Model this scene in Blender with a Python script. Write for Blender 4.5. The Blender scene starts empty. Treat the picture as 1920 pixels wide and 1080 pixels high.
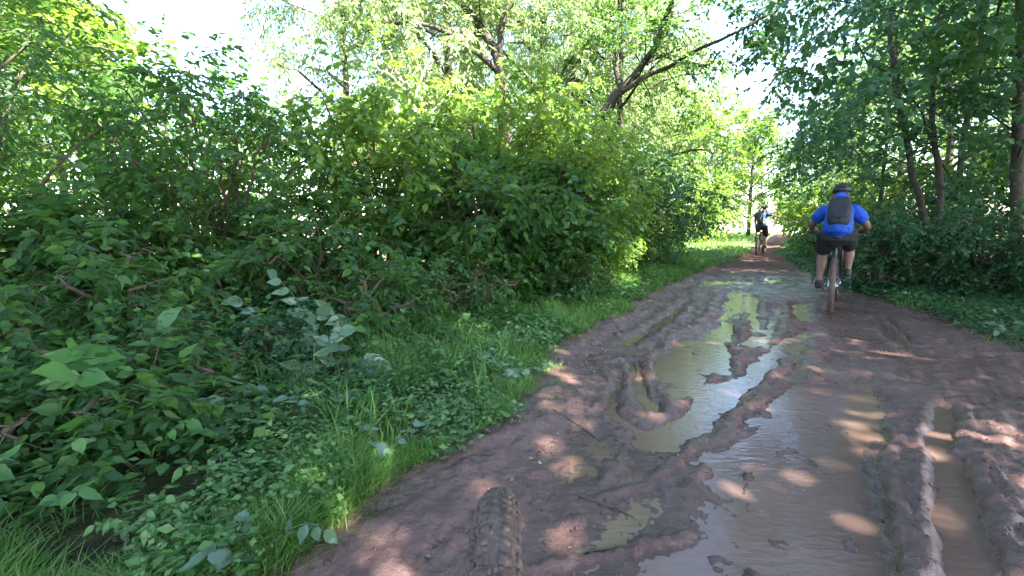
import bpy, math, random
import numpy as np
from mathutils import Vector, Matrix

random.seed(7)
SC = bpy.context.scene
COL = SC.collection
R = math.radians

# ------------------------------------------------------------------ camera
F_PX, CX, CY, CAM_H = 880.0, 960.0, 540.0, 1.10
PITCH = math.atan(123.0 / F_PX)
cam = bpy.data.cameras.new('camera')
cam.sensor_width = 36.0
cam.lens = 36.0 * F_PX / 1920.0
cam.clip_start, cam.clip_end = 0.05, 1500
camo = bpy.data.objects.new('camera', cam)
COL.objects.link(camo)
camo.location = (0, 0, CAM_H)
camo.rotation_euler = (R(90) - PITCH, 0, 0)
SC.camera = camo

# ------------------------------------------------------------------ light
SUN = np.array((0.50, -0.45, 0.80)); SUN /= np.linalg.norm(SUN)
world = bpy.data.worlds.new('World'); SC.world = world; world.use_nodes = True
wn = world.node_tree.nodes; wl = world.node_tree.links
for n in list(wn): wn.remove(n)
wo = wn.new('ShaderNodeOutputWorld'); wb = wn.new('ShaderNodeBackground'); ws = wn.new('ShaderNodeTexSky')
ws.sky_type = 'NISHITA'; ws.sun_disc = False
ws.sun_elevation = math.asin(SUN[2]); ws.sun_rotation = math.atan2(SUN[0], SUN[1])
ws.air_density = 1.0; ws.dust_density = 1.2; ws.ozone_density = 1.0
wb.inputs['Strength'].default_value = 0.115
wl.new(ws.outputs[0], wb.inputs[0]); wl.new(wb.outputs[0], wo.inputs[0])
sl = bpy.data.lights.new('sun', 'SUN'); sl.energy = 5.0; sl.angle = R(0.5); sl.color = (1.0, 0.95, 0.86)
so = bpy.data.objects.new('sun', sl); COL.objects.link(so)
so.rotation_euler = Vector(tuple(SUN)).to_track_quat('Z', 'Y').to_euler()
SC.view_settings.view_transform = 'Standard'; SC.view_settings.look = 'None'
SC.view_settings.exposure = 3.35; SC.view_settings.gamma = 1.0; SC.view_settings.use_curve_mapping = False
SC.cycles.use_denoising = True
SC.cycles.max_bounces = 7; SC.cycles.diffuse_bounces = 2; SC.cycles.glossy_bounces = 3
SC.cycles.transmission_bounces = 4; SC.cycles.transparent_max_bounces = 4
SC.cycles.sample_clamp_indirect = 6.0
SC.cycles.caustics_reflective = False; SC.cycles.caustics_refractive = False

# ------------------------------------------------------------------ pixel helpers (photo pixel -> place)
def ray(px, py):
    a, b = (px - CX) / F_PX, -(py - CY) / F_PX
    c, s = math.cos(PITCH), math.sin(PITCH)
    return np.array((a, c + b * s, -s + b * c))
def gnd(px, py, z=0.0):
    r = ray(px, py); t = (z - CAM_H) / r[2]
    return np.array((r[0] * t, r[1] * t, z))
def at(px, py, Y):
    r = ray(px, py); t = Y / r[1]
    return np.array((r[0] * t, Y, CAM_H + r[2] * t))

# ------------------------------------------------------------------ noise
_rs = np.random.RandomState(3); _T = _rs.rand(256, 256)
def vnoise(x, y, off=0):
    x = np.asarray(x, float) + off * 17.3; y = np.asarray(y, float) + off * 9.1
    xi = np.floor(x).astype(int); yi = np.floor(y).astype(int); fx = x - xi; fy = y - yi
    fx = fx * fx * (3 - 2 * fx); fy = fy * fy * (3 - 2 * fy)
    g = lambda a, b: _T[a & 255, b & 255]
    return (g(xi, yi) * (1 - fx) + g(xi + 1, yi) * fx) * (1 - fy) + (g(xi, yi + 1) * (1 - fx) + g(xi + 1, yi + 1) * fx) * fy
def fbm(x, y, o=4, off=0):
    s = 0; a = 0.5; t = 0
    for k in range(o):
        s = s + a * vnoise(x * 2 ** k, y * 2 ** k, off + k); t += a; a *= 0.5
    return s / t - 0.5
def sstep(a, b, x):
    t = np.clip((x - a) / (b - a), 0, 1); return t * t * (3 - 2 * t)

# ------------------------------------------------------------------ objects
def mesh_from(name, V, F, mat=None, smooth=False):
    """V (n,3); F: list of arrays, each (m,k)"""
    me = bpy.data.meshes.new(name)
    V = np.ascontiguousarray(V, dtype=np.float32)
    if not isinstance(F, list): F = [F]
    F = [f for f in F if len(f)]
    loops = np.concatenate([np.asarray(f, np.int32).ravel() for f in F])
    cnt = np.concatenate([np.full(len(f), np.asarray(f).shape[1], np.int32) for f in F])
    start = np.concatenate(([0], np.cumsum(cnt)[:-1])).astype(np.int32)
    me.vertices.add(len(V)); me.vertices.foreach_set('co', V.ravel())
    me.loops.add(len(loops)); me.loops.foreach_set('vertex_index', loops)
    me.polygons.add(len(cnt)); me.polygons.foreach_set('loop_start', start); me.polygons.foreach_set('loop_total', cnt)
    if smooth: me.polygons.foreach_set('use_smooth', np.ones(len(cnt), bool))
    me.update(calc_edges=True)
    if mat: me.materials.append(mat)
    return me
def link(name, me, parent=None, loc=None):
    o = bpy.data.objects.new(name, me); COL.objects.link(o)
    if parent is not None: o.parent = parent
    if loc is not None: o.location = loc
    return o
def tag(o, label=None, cat=None, group=None, kind=None):
    if label: o['label'] = label
    if cat: o['category'] = cat
    if group: o['group'] = group
    if kind: o['kind'] = kind
    return o
def thing(name, label, cat, loc=(0, 0, 0), rz=0, group=None):
    o = bpy.data.objects.new(name, None); COL.objects.link(o); o.empty_display_size = 0.2
    o.location = loc; o.rotation_euler = (0, 0, rz)
    return tag(o, label, cat, group)
class MB:
    def __init__(s): s.v = []; s.f = {}; s.n = 0
    def add(s, V, F):
        V = np.asarray(V, float)
        for f in F:
            s.f.setdefault(len(f), []).append([i + s.n for i in f])
        s.v.append(V); s.n += len(V)
    def tube(s, pts, rad, n=8, cap=True, ry=None):
        P = np.asarray(pts, float); m = len(P)
        rad = np.broadcast_to(np.asarray(rad, float), (m,)); ry_ = rad if ry is None else np.broadcast_to(np.asarray(ry, float), (m,))
        T = np.gradient(P, axis=0); T /= np.linalg.norm(T, axis=1)[:, None] + 1e-12
        up = np.array((0, 0, 1.0)) if abs(T[0][2]) < 0.9 else np.array((1.0, 0, 0))
        V = []; x = np.cross(T[0], up); x /= np.linalg.norm(x)
        for i in range(m):
            x = x - T[i] * np.dot(x, T[i]); x /= np.linalg.norm(x) + 1e-12
            y = np.cross(x, T[i])
            for k in range(n):
                a = 2 * math.pi * k / n
                V.append(P[i] + x * math.cos(a) * rad[i] + y * math.sin(a) * ry_[i])
        F = [(i * n + k, i * n + (k + 1) % n, (i + 1) * n + (k + 1) % n, (i + 1) * n + k) for i in range(m - 1) for k in range(n)]
        if cap:
            V += [P[0] - T[0] * rad[0] * .5, P[-1] + T[-1] * rad[-1] * .5]
            a, b = m * n, m * n + 1
            F += [(a, (k + 1) % n, k) for k in range(n)] + [(b, (m - 1) * n + k, (m - 1) * n + (k + 1) % n) for k in range(n)]
        s.add(V, F); return s
    def box(s, c, d, rot=None):
        c = np.asarray(c, float); h = np.asarray(d, float) / 2
        q = np.array([(x, y, z) for x in (-1, 1) for y in (-1, 1) for z in (-1, 1)]) * h
        if rot is not None: q = q @ np.asarray(rot).T
        s.add(q + c, [(0, 1, 3, 2), (4, 6, 7, 5), (0, 4, 5, 1), (2, 3, 7, 6), (0, 2, 6, 4), (1, 5, 7, 3)]); return s
    def ell(s, c, r, n=14, m=9, rot=None, zmin=-1.0):
        V = []; c = np.asarray(c, float); r = np.asarray(r, float)
        p0 = math.acos(max(-1, min(1, zmin)))
        for i in range(m + 1):
            ph = p0 * i / m
            for k in range(n):
                a = 2 * math.pi * k / n
                V.append((math.sin(ph) * math.cos(a), math.sin(ph) * math.sin(a), math.cos(ph)))
        V = np.array(V) * r
        if rot is not None: V = V @ np.asarray(rot).T
        F = [(i * n + k, (i + 1) * n + k, (i + 1) * n + (k + 1) % n, i * n + (k + 1) % n) for i in range(m) for k in range(n)]
        s.add(V + c, F); return s
    def ring(s, c, Rr, r, N=40, n=8, a0=0, a1=2 * math.pi):
        """torus round the local R axis (x), in the y-z plane"""
        full = abs(a1 - a0 - 2 * math.pi) < 1e-6; V = []; M = N if full else N + 1
        for i in range(M):
            a = a0 + (a1 - a0) * i / N
            for k in range(n):
                b = 2 * math.pi * k / n; q = Rr + r * math.cos(b)
                V.append((c[0] + r * math.sin(b), c[1] + q * math.cos(a), c[2] + q * math.sin(a)))
        F = []
        for i in range(N):
            j = (i + 1) % M
            F += [(i * n + k, i * n + (k + 1) % n, j * n + (k + 1) % n, j * n + k) for k in range(n)]
        s.add(V, F); return s
    def mesh(s, name, mat=None, smooth=True):
        return mesh_from(name, np.concatenate(s.v), [np.array(f) for f in s.f.values()], mat, smooth)
    def build(s, name, mat, parent=None, smooth=True):
        return link(name, s.mesh(name, mat, smooth), parent)

# ------------------------------------------------------------------ materials
def new_mat(name):
    m = bpy.data.materials.new(name); m.use_nodes = True
    nt = m.node_tree; b = nt.nodes['Principled BSDF']
    return m, nt, b
def mat_simple(name, rgb, rough=0.6, metal=0, var=0.25, scale=30, bump=0.0, coat=0):
    m, nt, b = new_mat(name); N = nt.nodes; L = nt.links
    tc = N.new('ShaderNodeTexCoord'); no = N.new('ShaderNodeTexNoise'); no.inputs['Scale'].default_value = scale; no.inputs['Detail'].default_value = 5
    L.new(tc.outputs['Object'], no.inputs['Vector'])
    cr = N.new('ShaderNodeValToRGB'); L.new(no.outputs['Fac'], cr.inputs['Fac'])
    cr.color_ramp.elements[0].position = .3; cr.color_ramp.elements[1].position = .7
    cr.color_ramp.elements[0].color = (*[c * (1 - var) for c in rgb], 1); cr.color_ramp.elements[1].color = (*[min(1, c * (1 + var)) for c in rgb], 1)
    L.new(cr.outputs[0], b.inputs['Base Color']); b.inputs['Roughness'].default_value = rough; b.inputs['Metallic'].default_value = metal
    if coat: b.inputs['Coat Weight'].default_value = coat
    if bump:
        bp = N.new('ShaderNodeBump'); bp.inputs['Strength'].default_value = bump; bp.inputs['Distance'].default_value = 0.01
        L.new(no.outputs['Fac'], bp.inputs['Height']); L.new(bp.outputs[0], b.inputs['Normal'])
    return m
def mat_leaf(name, dark, mid, light, trans=(0.25, 0.4, 0.06), tfac=0.4, rough=0.5, spec=0.35):
    m, nt, b = new_mat(name); N = nt.nodes; L = nt.links
    ge = N.new('ShaderNodeNewGeometry'); oi = N.new('ShaderNodeObjectInfo')
    ad = N.new('ShaderNodeMath'); ad.operation = 'ADD'; L.new(ge.outputs['Random Per Island'], ad.inputs[0]); L.new(oi.outputs['Random'], ad.inputs[1])
    fr = N.new('ShaderNodeMath'); fr.operation = 'FRACT'; L.new(ad.outputs[0], fr.inputs[0])
    cr = N.new('ShaderNodeValToRGB'); L.new(fr.outputs[0], cr.inputs['Fac'])
    e = cr.color_ramp.elements; e[0].color = (*dark, 1); e[1].color = (*light, 1); e[1].position = 0.97
    k = e.new(0.5); k.color = (*mid, 1); k = e.new(0.86); k.color = (*[(a + c) / 2 for a, c in zip(mid, light)], 1)
    L.new(cr.outputs[0], b.inputs['Base Color']); b.inputs['Roughness'].default_value = rough; b.inputs['Specular IOR Level'].default_value = spec
    tr = N.new('ShaderNodeBsdfTranslucent'); mx = N.new('ShaderNodeMixRGB'); mx.blend_type = 'MULTIPLY'; mx.inputs[0].default_value = 1
    sc_ = N.new('ShaderNodeMixRGB'); sc_.blend_type = 'MIX'; sc_.inputs[0].default_value = .65; L.new(cr.outputs[0], sc_.inputs[1]); sc_.inputs[2].default_value = (*trans, 1)
    L.new(sc_.outputs[0], tr.inputs['Color'])
    ms = N.new('ShaderNodeMixShader'); ms.inputs[0].default_value = tfac
    L.new(b.outputs[0], ms.inputs[1]); L.new(tr.outputs[0], ms.inputs[2]); L.new(ms.outputs[0], N['Material Output'].inputs['Surface'])
    nt.nodes.remove(mx)
    return m
M = {}
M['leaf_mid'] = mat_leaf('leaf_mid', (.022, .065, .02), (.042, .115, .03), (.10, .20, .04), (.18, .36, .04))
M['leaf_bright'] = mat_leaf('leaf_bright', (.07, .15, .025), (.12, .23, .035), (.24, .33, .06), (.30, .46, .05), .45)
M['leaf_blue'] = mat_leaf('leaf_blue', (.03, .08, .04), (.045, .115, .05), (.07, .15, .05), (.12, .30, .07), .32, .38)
M['leaf_willow'] = mat_leaf('leaf_willow', (.15, .22, .09), (.21, .30, .12), (.33, .42, .2), (.34, .46, .14), .42, .5)  # pale green, lightened further so the backdrop leaves look sunlit
M['leaf_pale'] = mat_leaf('leaf_pale', (.085, .15, .085), (.11, .19, .11), (.15, .23, .14), (.25, .40, .15), .3, .3, .7)
M['leaf_broad'] = mat_leaf('leaf_broad', (.06, .15, .05), (.08, .20, .055), (.11, .24, .06), (.20, .42, .08), .35, .35)
M['grass'] = mat_leaf('grass_blade', (.07, .17, .035), (.12, .28, .05), (.28, .34, .14), (.26, .46, .07), .35, .45)
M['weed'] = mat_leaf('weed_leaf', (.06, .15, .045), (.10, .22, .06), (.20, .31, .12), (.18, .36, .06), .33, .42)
M['litter'] = mat_leaf('litter', (.10, .07, .045), (.20, .14, .09), (.42, .36, .27), (.2, .14, .08), .1, .7)
M['bark'] = mat_simple('bark', (.055, .046, .036), .9, 0, .4, 14, .8)
M['bark_pale'] = mat_simple('bark_pale', (.36, .31, .25), .85, 0, .3, 14, .6)
M['twig'] = mat_simple('twig', (.10, .075, .05), .85, 0, .3, 30, .3)
M['stem_green'] = mat_simple('stem_green', (.09, .14, .05), .6, 0, .3, 20, .1)
M['tyre'] = mat_simple('tyre_rubber', (.03, .028, .027), .8, 0, .4, 40, .3)
M['tyre_mud'] = mat_simple('tyre_caked_with_mud', (.135, .084, .070), .5, 0, .35, 55, .7)
M['metal'] = mat_simple('grey_metal', (.35, .35, .36), .35, .9, .15, 30)
M['black'] = mat_simple('black_plastic', (.018, .018, .02), .45, 0, .3, 30)
M['frame'] = mat_simple('frame_paint', (.03, .03, .035), .3, .2, .2, 12)
M['skin'] = mat_simple('skin', (.42, .23, .16), .55, 0, .12, 12)
M['skin_tan'] = mat_simple('skin_tanned', (.20, .11, .075), .55, 0, .12, 12)
M['hair'] = mat_simple('hair', (.03, .022, .018), .7, 0, .4, 60, .3)
M['blue'] = mat_simple('blue_jersey', (.005, .065, .42), .75, 0, .25, 13, .9)
M['blue'].node_tree.nodes['Bump'].inputs['Distance'].default_value = .035
M['teal'] = mat_simple('faded_blue_jersey', (.008, .04, .12), .75, 0, .12, 9, .1)
M['shorts'] = mat_simple('black_cloth', (.012, .012, .014), .8, 0, .3, 12, .1)
M['pack'] = mat_simple('charcoal_nylon', (.011, .013, .019), .7, 0, .3, 25, .2)
M['pack2'] = mat_simple('dark_slate_nylon', (.018, .02, .026), .7, 0, .3, 25, .2)
M['helmet'] = mat_simple('helmet_shell', (.007, .009, .009), .5, 0, .3, 10)
M['shoe'] = mat_simple('shoe', (.02, .02, .024), .6, 0, .3, 20)
M['sole'] = mat_simple('sole', (.14, .11, .09), .7, 0, .3, 20)
M['sock'] = mat_simple('sock', (.05, .05, .055), .8)
M['tread'] = M['tyre']

def mat_mud():
    m, nt, b = new_mat('wet_mud'); N = nt.nodes; L = nt.links
    tc = N.new('ShaderNodeTexCoord')
    def noise(s, d=6, rgh=.6, vec=None):
        n = N.new('ShaderNodeTexNoise'); n.inputs['Scale'].default_value = s; n.inputs['Detail'].default_value = d; n.inputs['Roughness'].default_value = rgh
        L.new(vec or tc.outputs['Object'], n.inputs['Vector']); return n
    n1 = noise(1.3); n2 = noise(14); n3 = noise(70, 4)
    cr = N.new('ShaderNodeValToRGB'); L.new(n1.outputs['Fac'], cr.inputs['Fac'])
    e = cr.color_ramp.elements; e[0].position = .32; e[1].position = .7; e[0].color = (.100, .053, .046, 1); e[1].color = (.165, .094, .079, 1)
    c2 = N.new('ShaderNodeMixRGB'); c2.blend_type = 'MULTIPLY'; c2.inputs[0].default_value = .75
    r2 = N.new('ShaderNodeValToRGB'); L.new(n2.outputs['Fac'], r2.inputs['Fac']); r2.color_ramp.elements[0].position = .35; r2.color_ramp.elements[1].position = .62
    r2.color_ramp.elements[0].color = (.6, .58, .58, 1); r2.color_ramp.elements[1].color = (1.1, 1.08, 1.05, 1)
    L.new(cr.outputs[0], c2.inputs[1]); L.new(r2.outputs[0], c2.inputs[2])
    sz = N.new('ShaderNodeSeparateXYZ'); L.new(tc.outputs['Object'], sz.inputs[0])
    wt = N.new('ShaderNodeMapRange'); L.new(sz.outputs['Z'], wt.inputs[0]); wt.inputs[1].default_value = -.044; wt.inputs[2].default_value = -.026; wt.inputs[3].default_value = 1; wt.inputs[4].default_value = 0
    wc = N.new('ShaderNodeMixRGB'); wc.blend_type = 'MULTIPLY'; L.new(wt.outputs[0], wc.inputs[0]); L.new(c2.outputs[0], wc.inputs[1]); wc.inputs[2].default_value = (.72, .70, .70, 1); L.new(wc.outputs[0], b.inputs['Base Color'])
    rr = N.new('ShaderNodeMapRange'); n4 = noise(5, 5); L.new(n4.outputs['Fac'], rr.inputs[0]); rr.inputs[1].default_value = .35; rr.inputs[2].default_value = .65; rr.inputs[3].default_value = .24; rr.inputs[4].default_value = .6
    sp = N.new('ShaderNodeSeparateXYZ'); L.new(tc.outputs['Object'], sp.inputs[0])
    dry = N.new('ShaderNodeMapRange'); L.new(sp.outputs['Y'], dry.inputs[0]); dry.inputs[1].default_value = 8.5; dry.inputs[2].default_value = 12; dry.inputs[3].default_value = 0; dry.inputs[4].default_value = .5
    ad = N.new('ShaderNodeMath'); ad.operation = 'ADD'; ad.use_clamp = True; wr_ = N.new('ShaderNodeMath'); wr_.operation = 'MULTIPLY_ADD'; L.new(wt.outputs[0], wr_.inputs[0]); wr_.inputs[1].default_value = -.3; L.new(rr.outputs[0], wr_.inputs[2])
    mx_ = N.new('ShaderNodeMath'); mx_.operation = 'MAXIMUM'; L.new(wr_.outputs[0], mx_.inputs[0]); mx_.inputs[1].default_value = .11; L.new(mx_.outputs[0], ad.inputs[0]); L.new(dry.outputs[0], ad.inputs[1]); L.new(ad.outputs[0], b.inputs['Roughness'])
    spc = N.new('ShaderNodeMapRange'); L.new(sp.outputs['Y'], spc.inputs[0]); spc.inputs[1].default_value = 8.5; spc.inputs[2].default_value = 12; spc.inputs[3].default_value = .5; spc.inputs[4].default_value = .1; L.new(spc.outputs[0], b.inputs['Specular IOR Level'])
    b1 = N.new('ShaderNodeBump'); b1.inputs['Strength'].default_value = .6; b1.inputs['Distance'].default_value = .02; L.new(n2.outputs['Fac'], b1.inputs['Height'])
    b2 = N.new('ShaderNodeBump'); b2.inputs['Strength'].default_value = .8; b2.inputs['Distance'].default_value = .008; L.new(n3.outputs['Fac'], b2.inputs['Height']); L.new(b1.outputs[0], b2.inputs['Normal'])
    L.new(b2.outputs[0], b.inputs['Normal'])
    return m
def mat_water():
    m, nt, b = new_mat('muddy_water'); N = nt.nodes; L = nt.links
    tc = N.new('ShaderNodeTexCoord'); n = N.new('ShaderNodeTexNoise'); n.inputs['Scale'].default_value = 1.6; n.inputs['Detail'].default_value = 4
    L.new(tc.outputs['Object'], n.inputs['Vector'])
    cr = N.new('ShaderNodeValToRGB'); L.new(n.outputs['Fac'], cr.inputs['Fac']); e = cr.color_ramp.elements
    e[0].position = .3; e[1].position = .7; e[0].color = (.135, .082, .065, 1); e[1].color = (.195, .126, .100, 1)
    L.new(cr.outputs[0], b.inputs['Base Color']); b.inputs['Roughness'].default_value = .04; b.inputs['IOR'].default_value = 1.4
    w = N.new('ShaderNodeTexNoise'); w.inputs['Scale'].default_value = 22; w.inputs['Detail'].default_value = 3
    mp = N.new('ShaderNodeMapping'); mp.inputs['Scale'].default_value = (.7, 1.6, 1); mp.inputs['Rotation'].default_value = (0, 0, .4); L.new(tc.outputs['Object'], mp.inputs[0]); L.new(mp.outputs[0], w.inputs['Vector'])
    bp = N.new('ShaderNodeBump'); bp.inputs['Strength'].default_value = .22; bp.inputs['Distance'].default_value = .010; L.new(w.outputs['Fac'], bp.inputs['Height']); L.new(bp.outputs[0], b.inputs['Normal'])
    return m
def mat_floor():
    m, nt, b = new_mat('forest_soil'); N = nt.nodes; L = nt.links
    tc = N.new('ShaderNodeTexCoord'); n = N.new('ShaderNodeTexNoise'); n.inputs['Scale'].default_value = 9; n.inputs['Detail'].default_value = 8; n.inputs['Roughness'].default_value = .7
    L.new(tc.outputs['Object'], n.inputs['Vector'])
    cr = N.new('ShaderNodeValToRGB'); L.new(n.outputs['Fac'], cr.inputs['Fac']); e = cr.color_ramp.elements
    e[0].position = .35; e[1].position = .68; e[0].color = (.035, .03, .018, 1); e[1].color = (.075, .085, .035, 1)
    # dry meadow beyond the wood: driven by distance along the trail
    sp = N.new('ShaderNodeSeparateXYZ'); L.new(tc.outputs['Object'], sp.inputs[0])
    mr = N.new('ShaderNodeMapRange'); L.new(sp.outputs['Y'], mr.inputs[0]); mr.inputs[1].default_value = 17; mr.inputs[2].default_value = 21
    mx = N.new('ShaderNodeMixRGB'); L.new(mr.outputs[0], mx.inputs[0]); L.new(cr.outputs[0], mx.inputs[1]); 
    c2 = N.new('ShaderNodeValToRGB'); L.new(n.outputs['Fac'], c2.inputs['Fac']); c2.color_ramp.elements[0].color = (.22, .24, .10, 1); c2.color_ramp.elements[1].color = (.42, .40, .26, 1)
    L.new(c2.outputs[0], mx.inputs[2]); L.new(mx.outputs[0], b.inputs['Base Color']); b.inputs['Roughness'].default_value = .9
    bp = N.new('ShaderNodeBump'); bp.inputs['Strength'].default_value = .8; bp.inputs['Distance'].default_value = .03; L.new(n.outputs['Fac'], bp.inputs['Height']); L.new(bp.outputs[0], b.inputs['Normal'])
    return m
M['mud'] = mat_mud(); M['water'] = mat_water(); M['floor'] = mat_floor()

# ------------------------------------------------------------------ the trail: edges and relief
LE = np.array([gnd(*p)[:2] for p in [(560, 1060), (700, 985), (800, 900), (880, 850), (980, 790), (1018, 740), (1035, 680), (1100, 620), (1180, 575), (1240, 545), (1300, 512), (1395, 482), (1412, 472)]])
RE = np.array([gnd(*p)[:2] for p in [(1920, 668), (1850, 640), (1740, 594), (1640, 562), (1565, 535), (1500, 503), (1460, 483), (1446, 472)]])
far_c = (LE[-1] + RE[-1]) / 2; hd = np.array((math.sin(R(31)), math.cos(R(31))))
LE = np.vstack([[-1.4, -6], [-1.0, 0.6], LE, LE[-1] + hd * 10, LE[-1] + hd * 30]); RE = np.vstack([[3.5, -6], [4.7, 1.5], RE, RE[-1] + hd * 10, RE[-1] + hd * 30])
def xl(y): return np.interp(y, LE[:, 1], LE[:, 0])
def xr(y): return np.interp(y, RE[:, 1], RE[:, 0])
def inside(x, y):
    w = 0.22 * fbm(x * 1.5, y * 1.5, 4, 5) * np.clip(y / 4 + .3, .4, 2) * (1 - .8 * sstep(11, 15, y)) + .1 * sstep(12, 16, y)
    return np.minimum(x - xl(y), xr(y) - x) * .85 + w
WL = -0.043
def seg_d(x, y, pts):
    d = np.full(x.shape, 1e9)
    for a, b in zip(pts[:-1], pts[1:]):
        ab = b - a; t = np.clip(((x - a[0]) * ab[0] + (y - a[1]) * ab[1]) / (ab @ ab + 1e-9), 0, 1)
        d = np.minimum(d, np.hypot(x - a[0] - ab[0] * t, y - a[1] - ab[1] * t))
    return d
def poly_sd(x, y, P):
    P = np.vstack([P, P[:1]]); d = seg_d(x, y, P); ins = np.zeros(x.shape, bool)
    for a, b in zip(P[:-1], P[1:]):
        c = (a[1] > y) != (b[1] > y); xi = (b[0] - a[0]) * (y - a[1]) / (b[1] - a[1] + 1e-12) + a[0]
        ins ^= c & (x < xi)
    return np.where(ins, d, -d)
G2 = lambda pts: np.array([gnd(*p)[:2] for p in pts])
POOLS = [  # (outline, depth, softness)
    ([(1490, 700), (1560, 692), (1650, 705), (1705, 738), (1688, 800), (1655, 850), (1655, 905), (1682, 1000), (1702, 1100), (1230, 1100), (1215, 1050), (1330, 990), (1330, 930), (1360, 880), (1250, 850), (1340, 800), (1420, 745)], .031, .36),
    ([(1742, 748), (1785, 745), (1800, 840), (1838, 930), (1868, 985), (1900, 1100), (1765, 1100), (1750, 950), (1740, 850)], .045, .10),
    ([(1300, 640), (1400, 600), (1430, 640), (1420, 700), (1330, 740), (1215, 760), (1190, 690), (1240, 655)], .0145, .35),
    ([(1330, 545), (1420, 540), (1425, 575), (1400, 625), (1340, 625), (1350, 580)], .017, .3),
    ([(1300, 516), (1500, 514), (1510, 532), (1300, 535)], .03, .5),
    ([(1250, 760), (1360, 700), (1440, 660), (1500, 612), (1512, 618), (1460, 680), (1340, 790), (1250, 830)], .018, .2),
    ([(960, 1010), (1080, 960), (1200, 900), (1300, 890), (1310, 930), (1200, 1010), (1080, 1090)], .0135, .25),
    ([(1030, 800), (1200, 770), (1300, 790), (1200, 870), (1050, 900)], .0135, .25),
    ([(1625, 592), (1640, 590), (1700, 640), (1715, 655), (1690, 660), (1660, 645)], .027, .2),
]
POOLS = [(G2(p), d, s) for p, d, s in POOLS]
CHAN = [  # (line, half width m, depth)
    ([(1385, 545), (1375, 590), (1345, 630), (1300, 680), (1312, 730)], .16, .03),
    ([(1408, 553), (1414, 612)], .11, .045), ([(1455, 573), (1442, 618), (1418, 640)], .12, .045), ([(1497, 565), (1499, 600)], .10, .045),
    ([(1512, 612), (1440, 665), (1375, 722), (1280, 792), (1232, 818)], .09, .03),
    ([(1305, 525), (1415, 526)], .2, .03), ([(1430, 521), (1495, 528)], .2, .03),
    ([(1350, 690), (1345, 650), (1290, 632), (1255, 668), (1262, 700)], .08, .04),
    ([(1185, 672), (1205, 720), (1222, 755)], .05, .022), ([(1232, 640), (1250, 705)], .05, .022), ([(1165, 690), (1150, 760), (1210, 800)], .04, .02),
    ([(1640, 592), (1668, 625), (1702, 650)], .05, .035), ([(1660, 585), (1715, 640)], .04, .03),
    ([(1500, 640), (1490, 700)], .06, .03), ([(1445, 800), (1370, 860), (1350, 900)], .05, .035), ([(1290, 560), (1240, 600), (1170, 640)], .07, .02),
]
CHAN = [(G2(p), w, d) for p, w, d in CHAN]
RIDGE = [  # (line, half width, height)
    ([(1478, 708), (1430, 735), (1385, 765), (1348, 812)], .04, .05), ([(1510, 655), (1450, 700), (1380, 735)], .035, .02),
    ([(1312, 812), (1262, 862), (1210, 905), (1120, 925)], .035, .025), ([(1428, 838), (1378, 868), (1332, 902)], .028, .05),
    ([(1700, 748), (1695, 800), (1700, 860), (1708, 920), (1718, 1000), (1740, 1100)], .085, .075),
    ([(1688, 790), (1668, 850), (1672, 900), (1692, 975), (1712, 1080)], .035, .045),
    ([(1732, 760), (1728, 850), (1736, 930), (1745, 1060)], .03, .03),
    ([(1795, 745), (1812, 850), (1850, 925), (1885, 985), (1930, 1050)], .04, .06),
    ([(1840, 760), (1870, 850), (1930, 940)], .09, .05), ([(1830, 850), (1890, 930)], .035, .03),
    ([(1590, 990), (1603, 1030), (1625, 1090)], .022, .06), ([(1290, 985), (1190, 1008), (1060, 1030), (960, 1060)], .03, .035),
    ([(1380, 1000), (1430, 980), (1460, 1000)], .03, .03), ([(1360, 1040), (1420, 1062), (1500, 1075)], .07, .055), ([(1410, 930), (1415, 965)], .018, .04),
    ([(1395, 548), (1400, 600), (1395, 645)], .05, .06), ([(1430, 560), (1428, 625)], .06, .06), ([(1475, 560), (1470, 610), (1430, 650)], .06, .06),
    ([(1350, 548), (1330, 590), (1290, 612), (1230, 630)], .08, .055), ([(1325, 640), (1300, 655), (1310, 690), (1345, 700)], .035, .05),
    ([(1340, 600), (1365, 640), (1420, 668)], .05, .05), ([(1400, 690), (1340, 700), (1270, 745)], .035, .04), ([(1270, 680), (1240, 720), (1255, 745)], .03, .04),
    ([(1205, 680), (1225, 730), (1215, 770)], .02, .0), ([(1300, 540), (1420, 538), (1510, 545)], .12, .03),
    ([(1130, 690), (1170, 730), (1100, 770), (1160, 800)], .03, .02), ([(1560, 640), (1500, 670), (1520, 700), (1600, 690)], .05, .02),
]
RIDGE = [(G2(p), w, h) for p, w, h in RIDGE]
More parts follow.
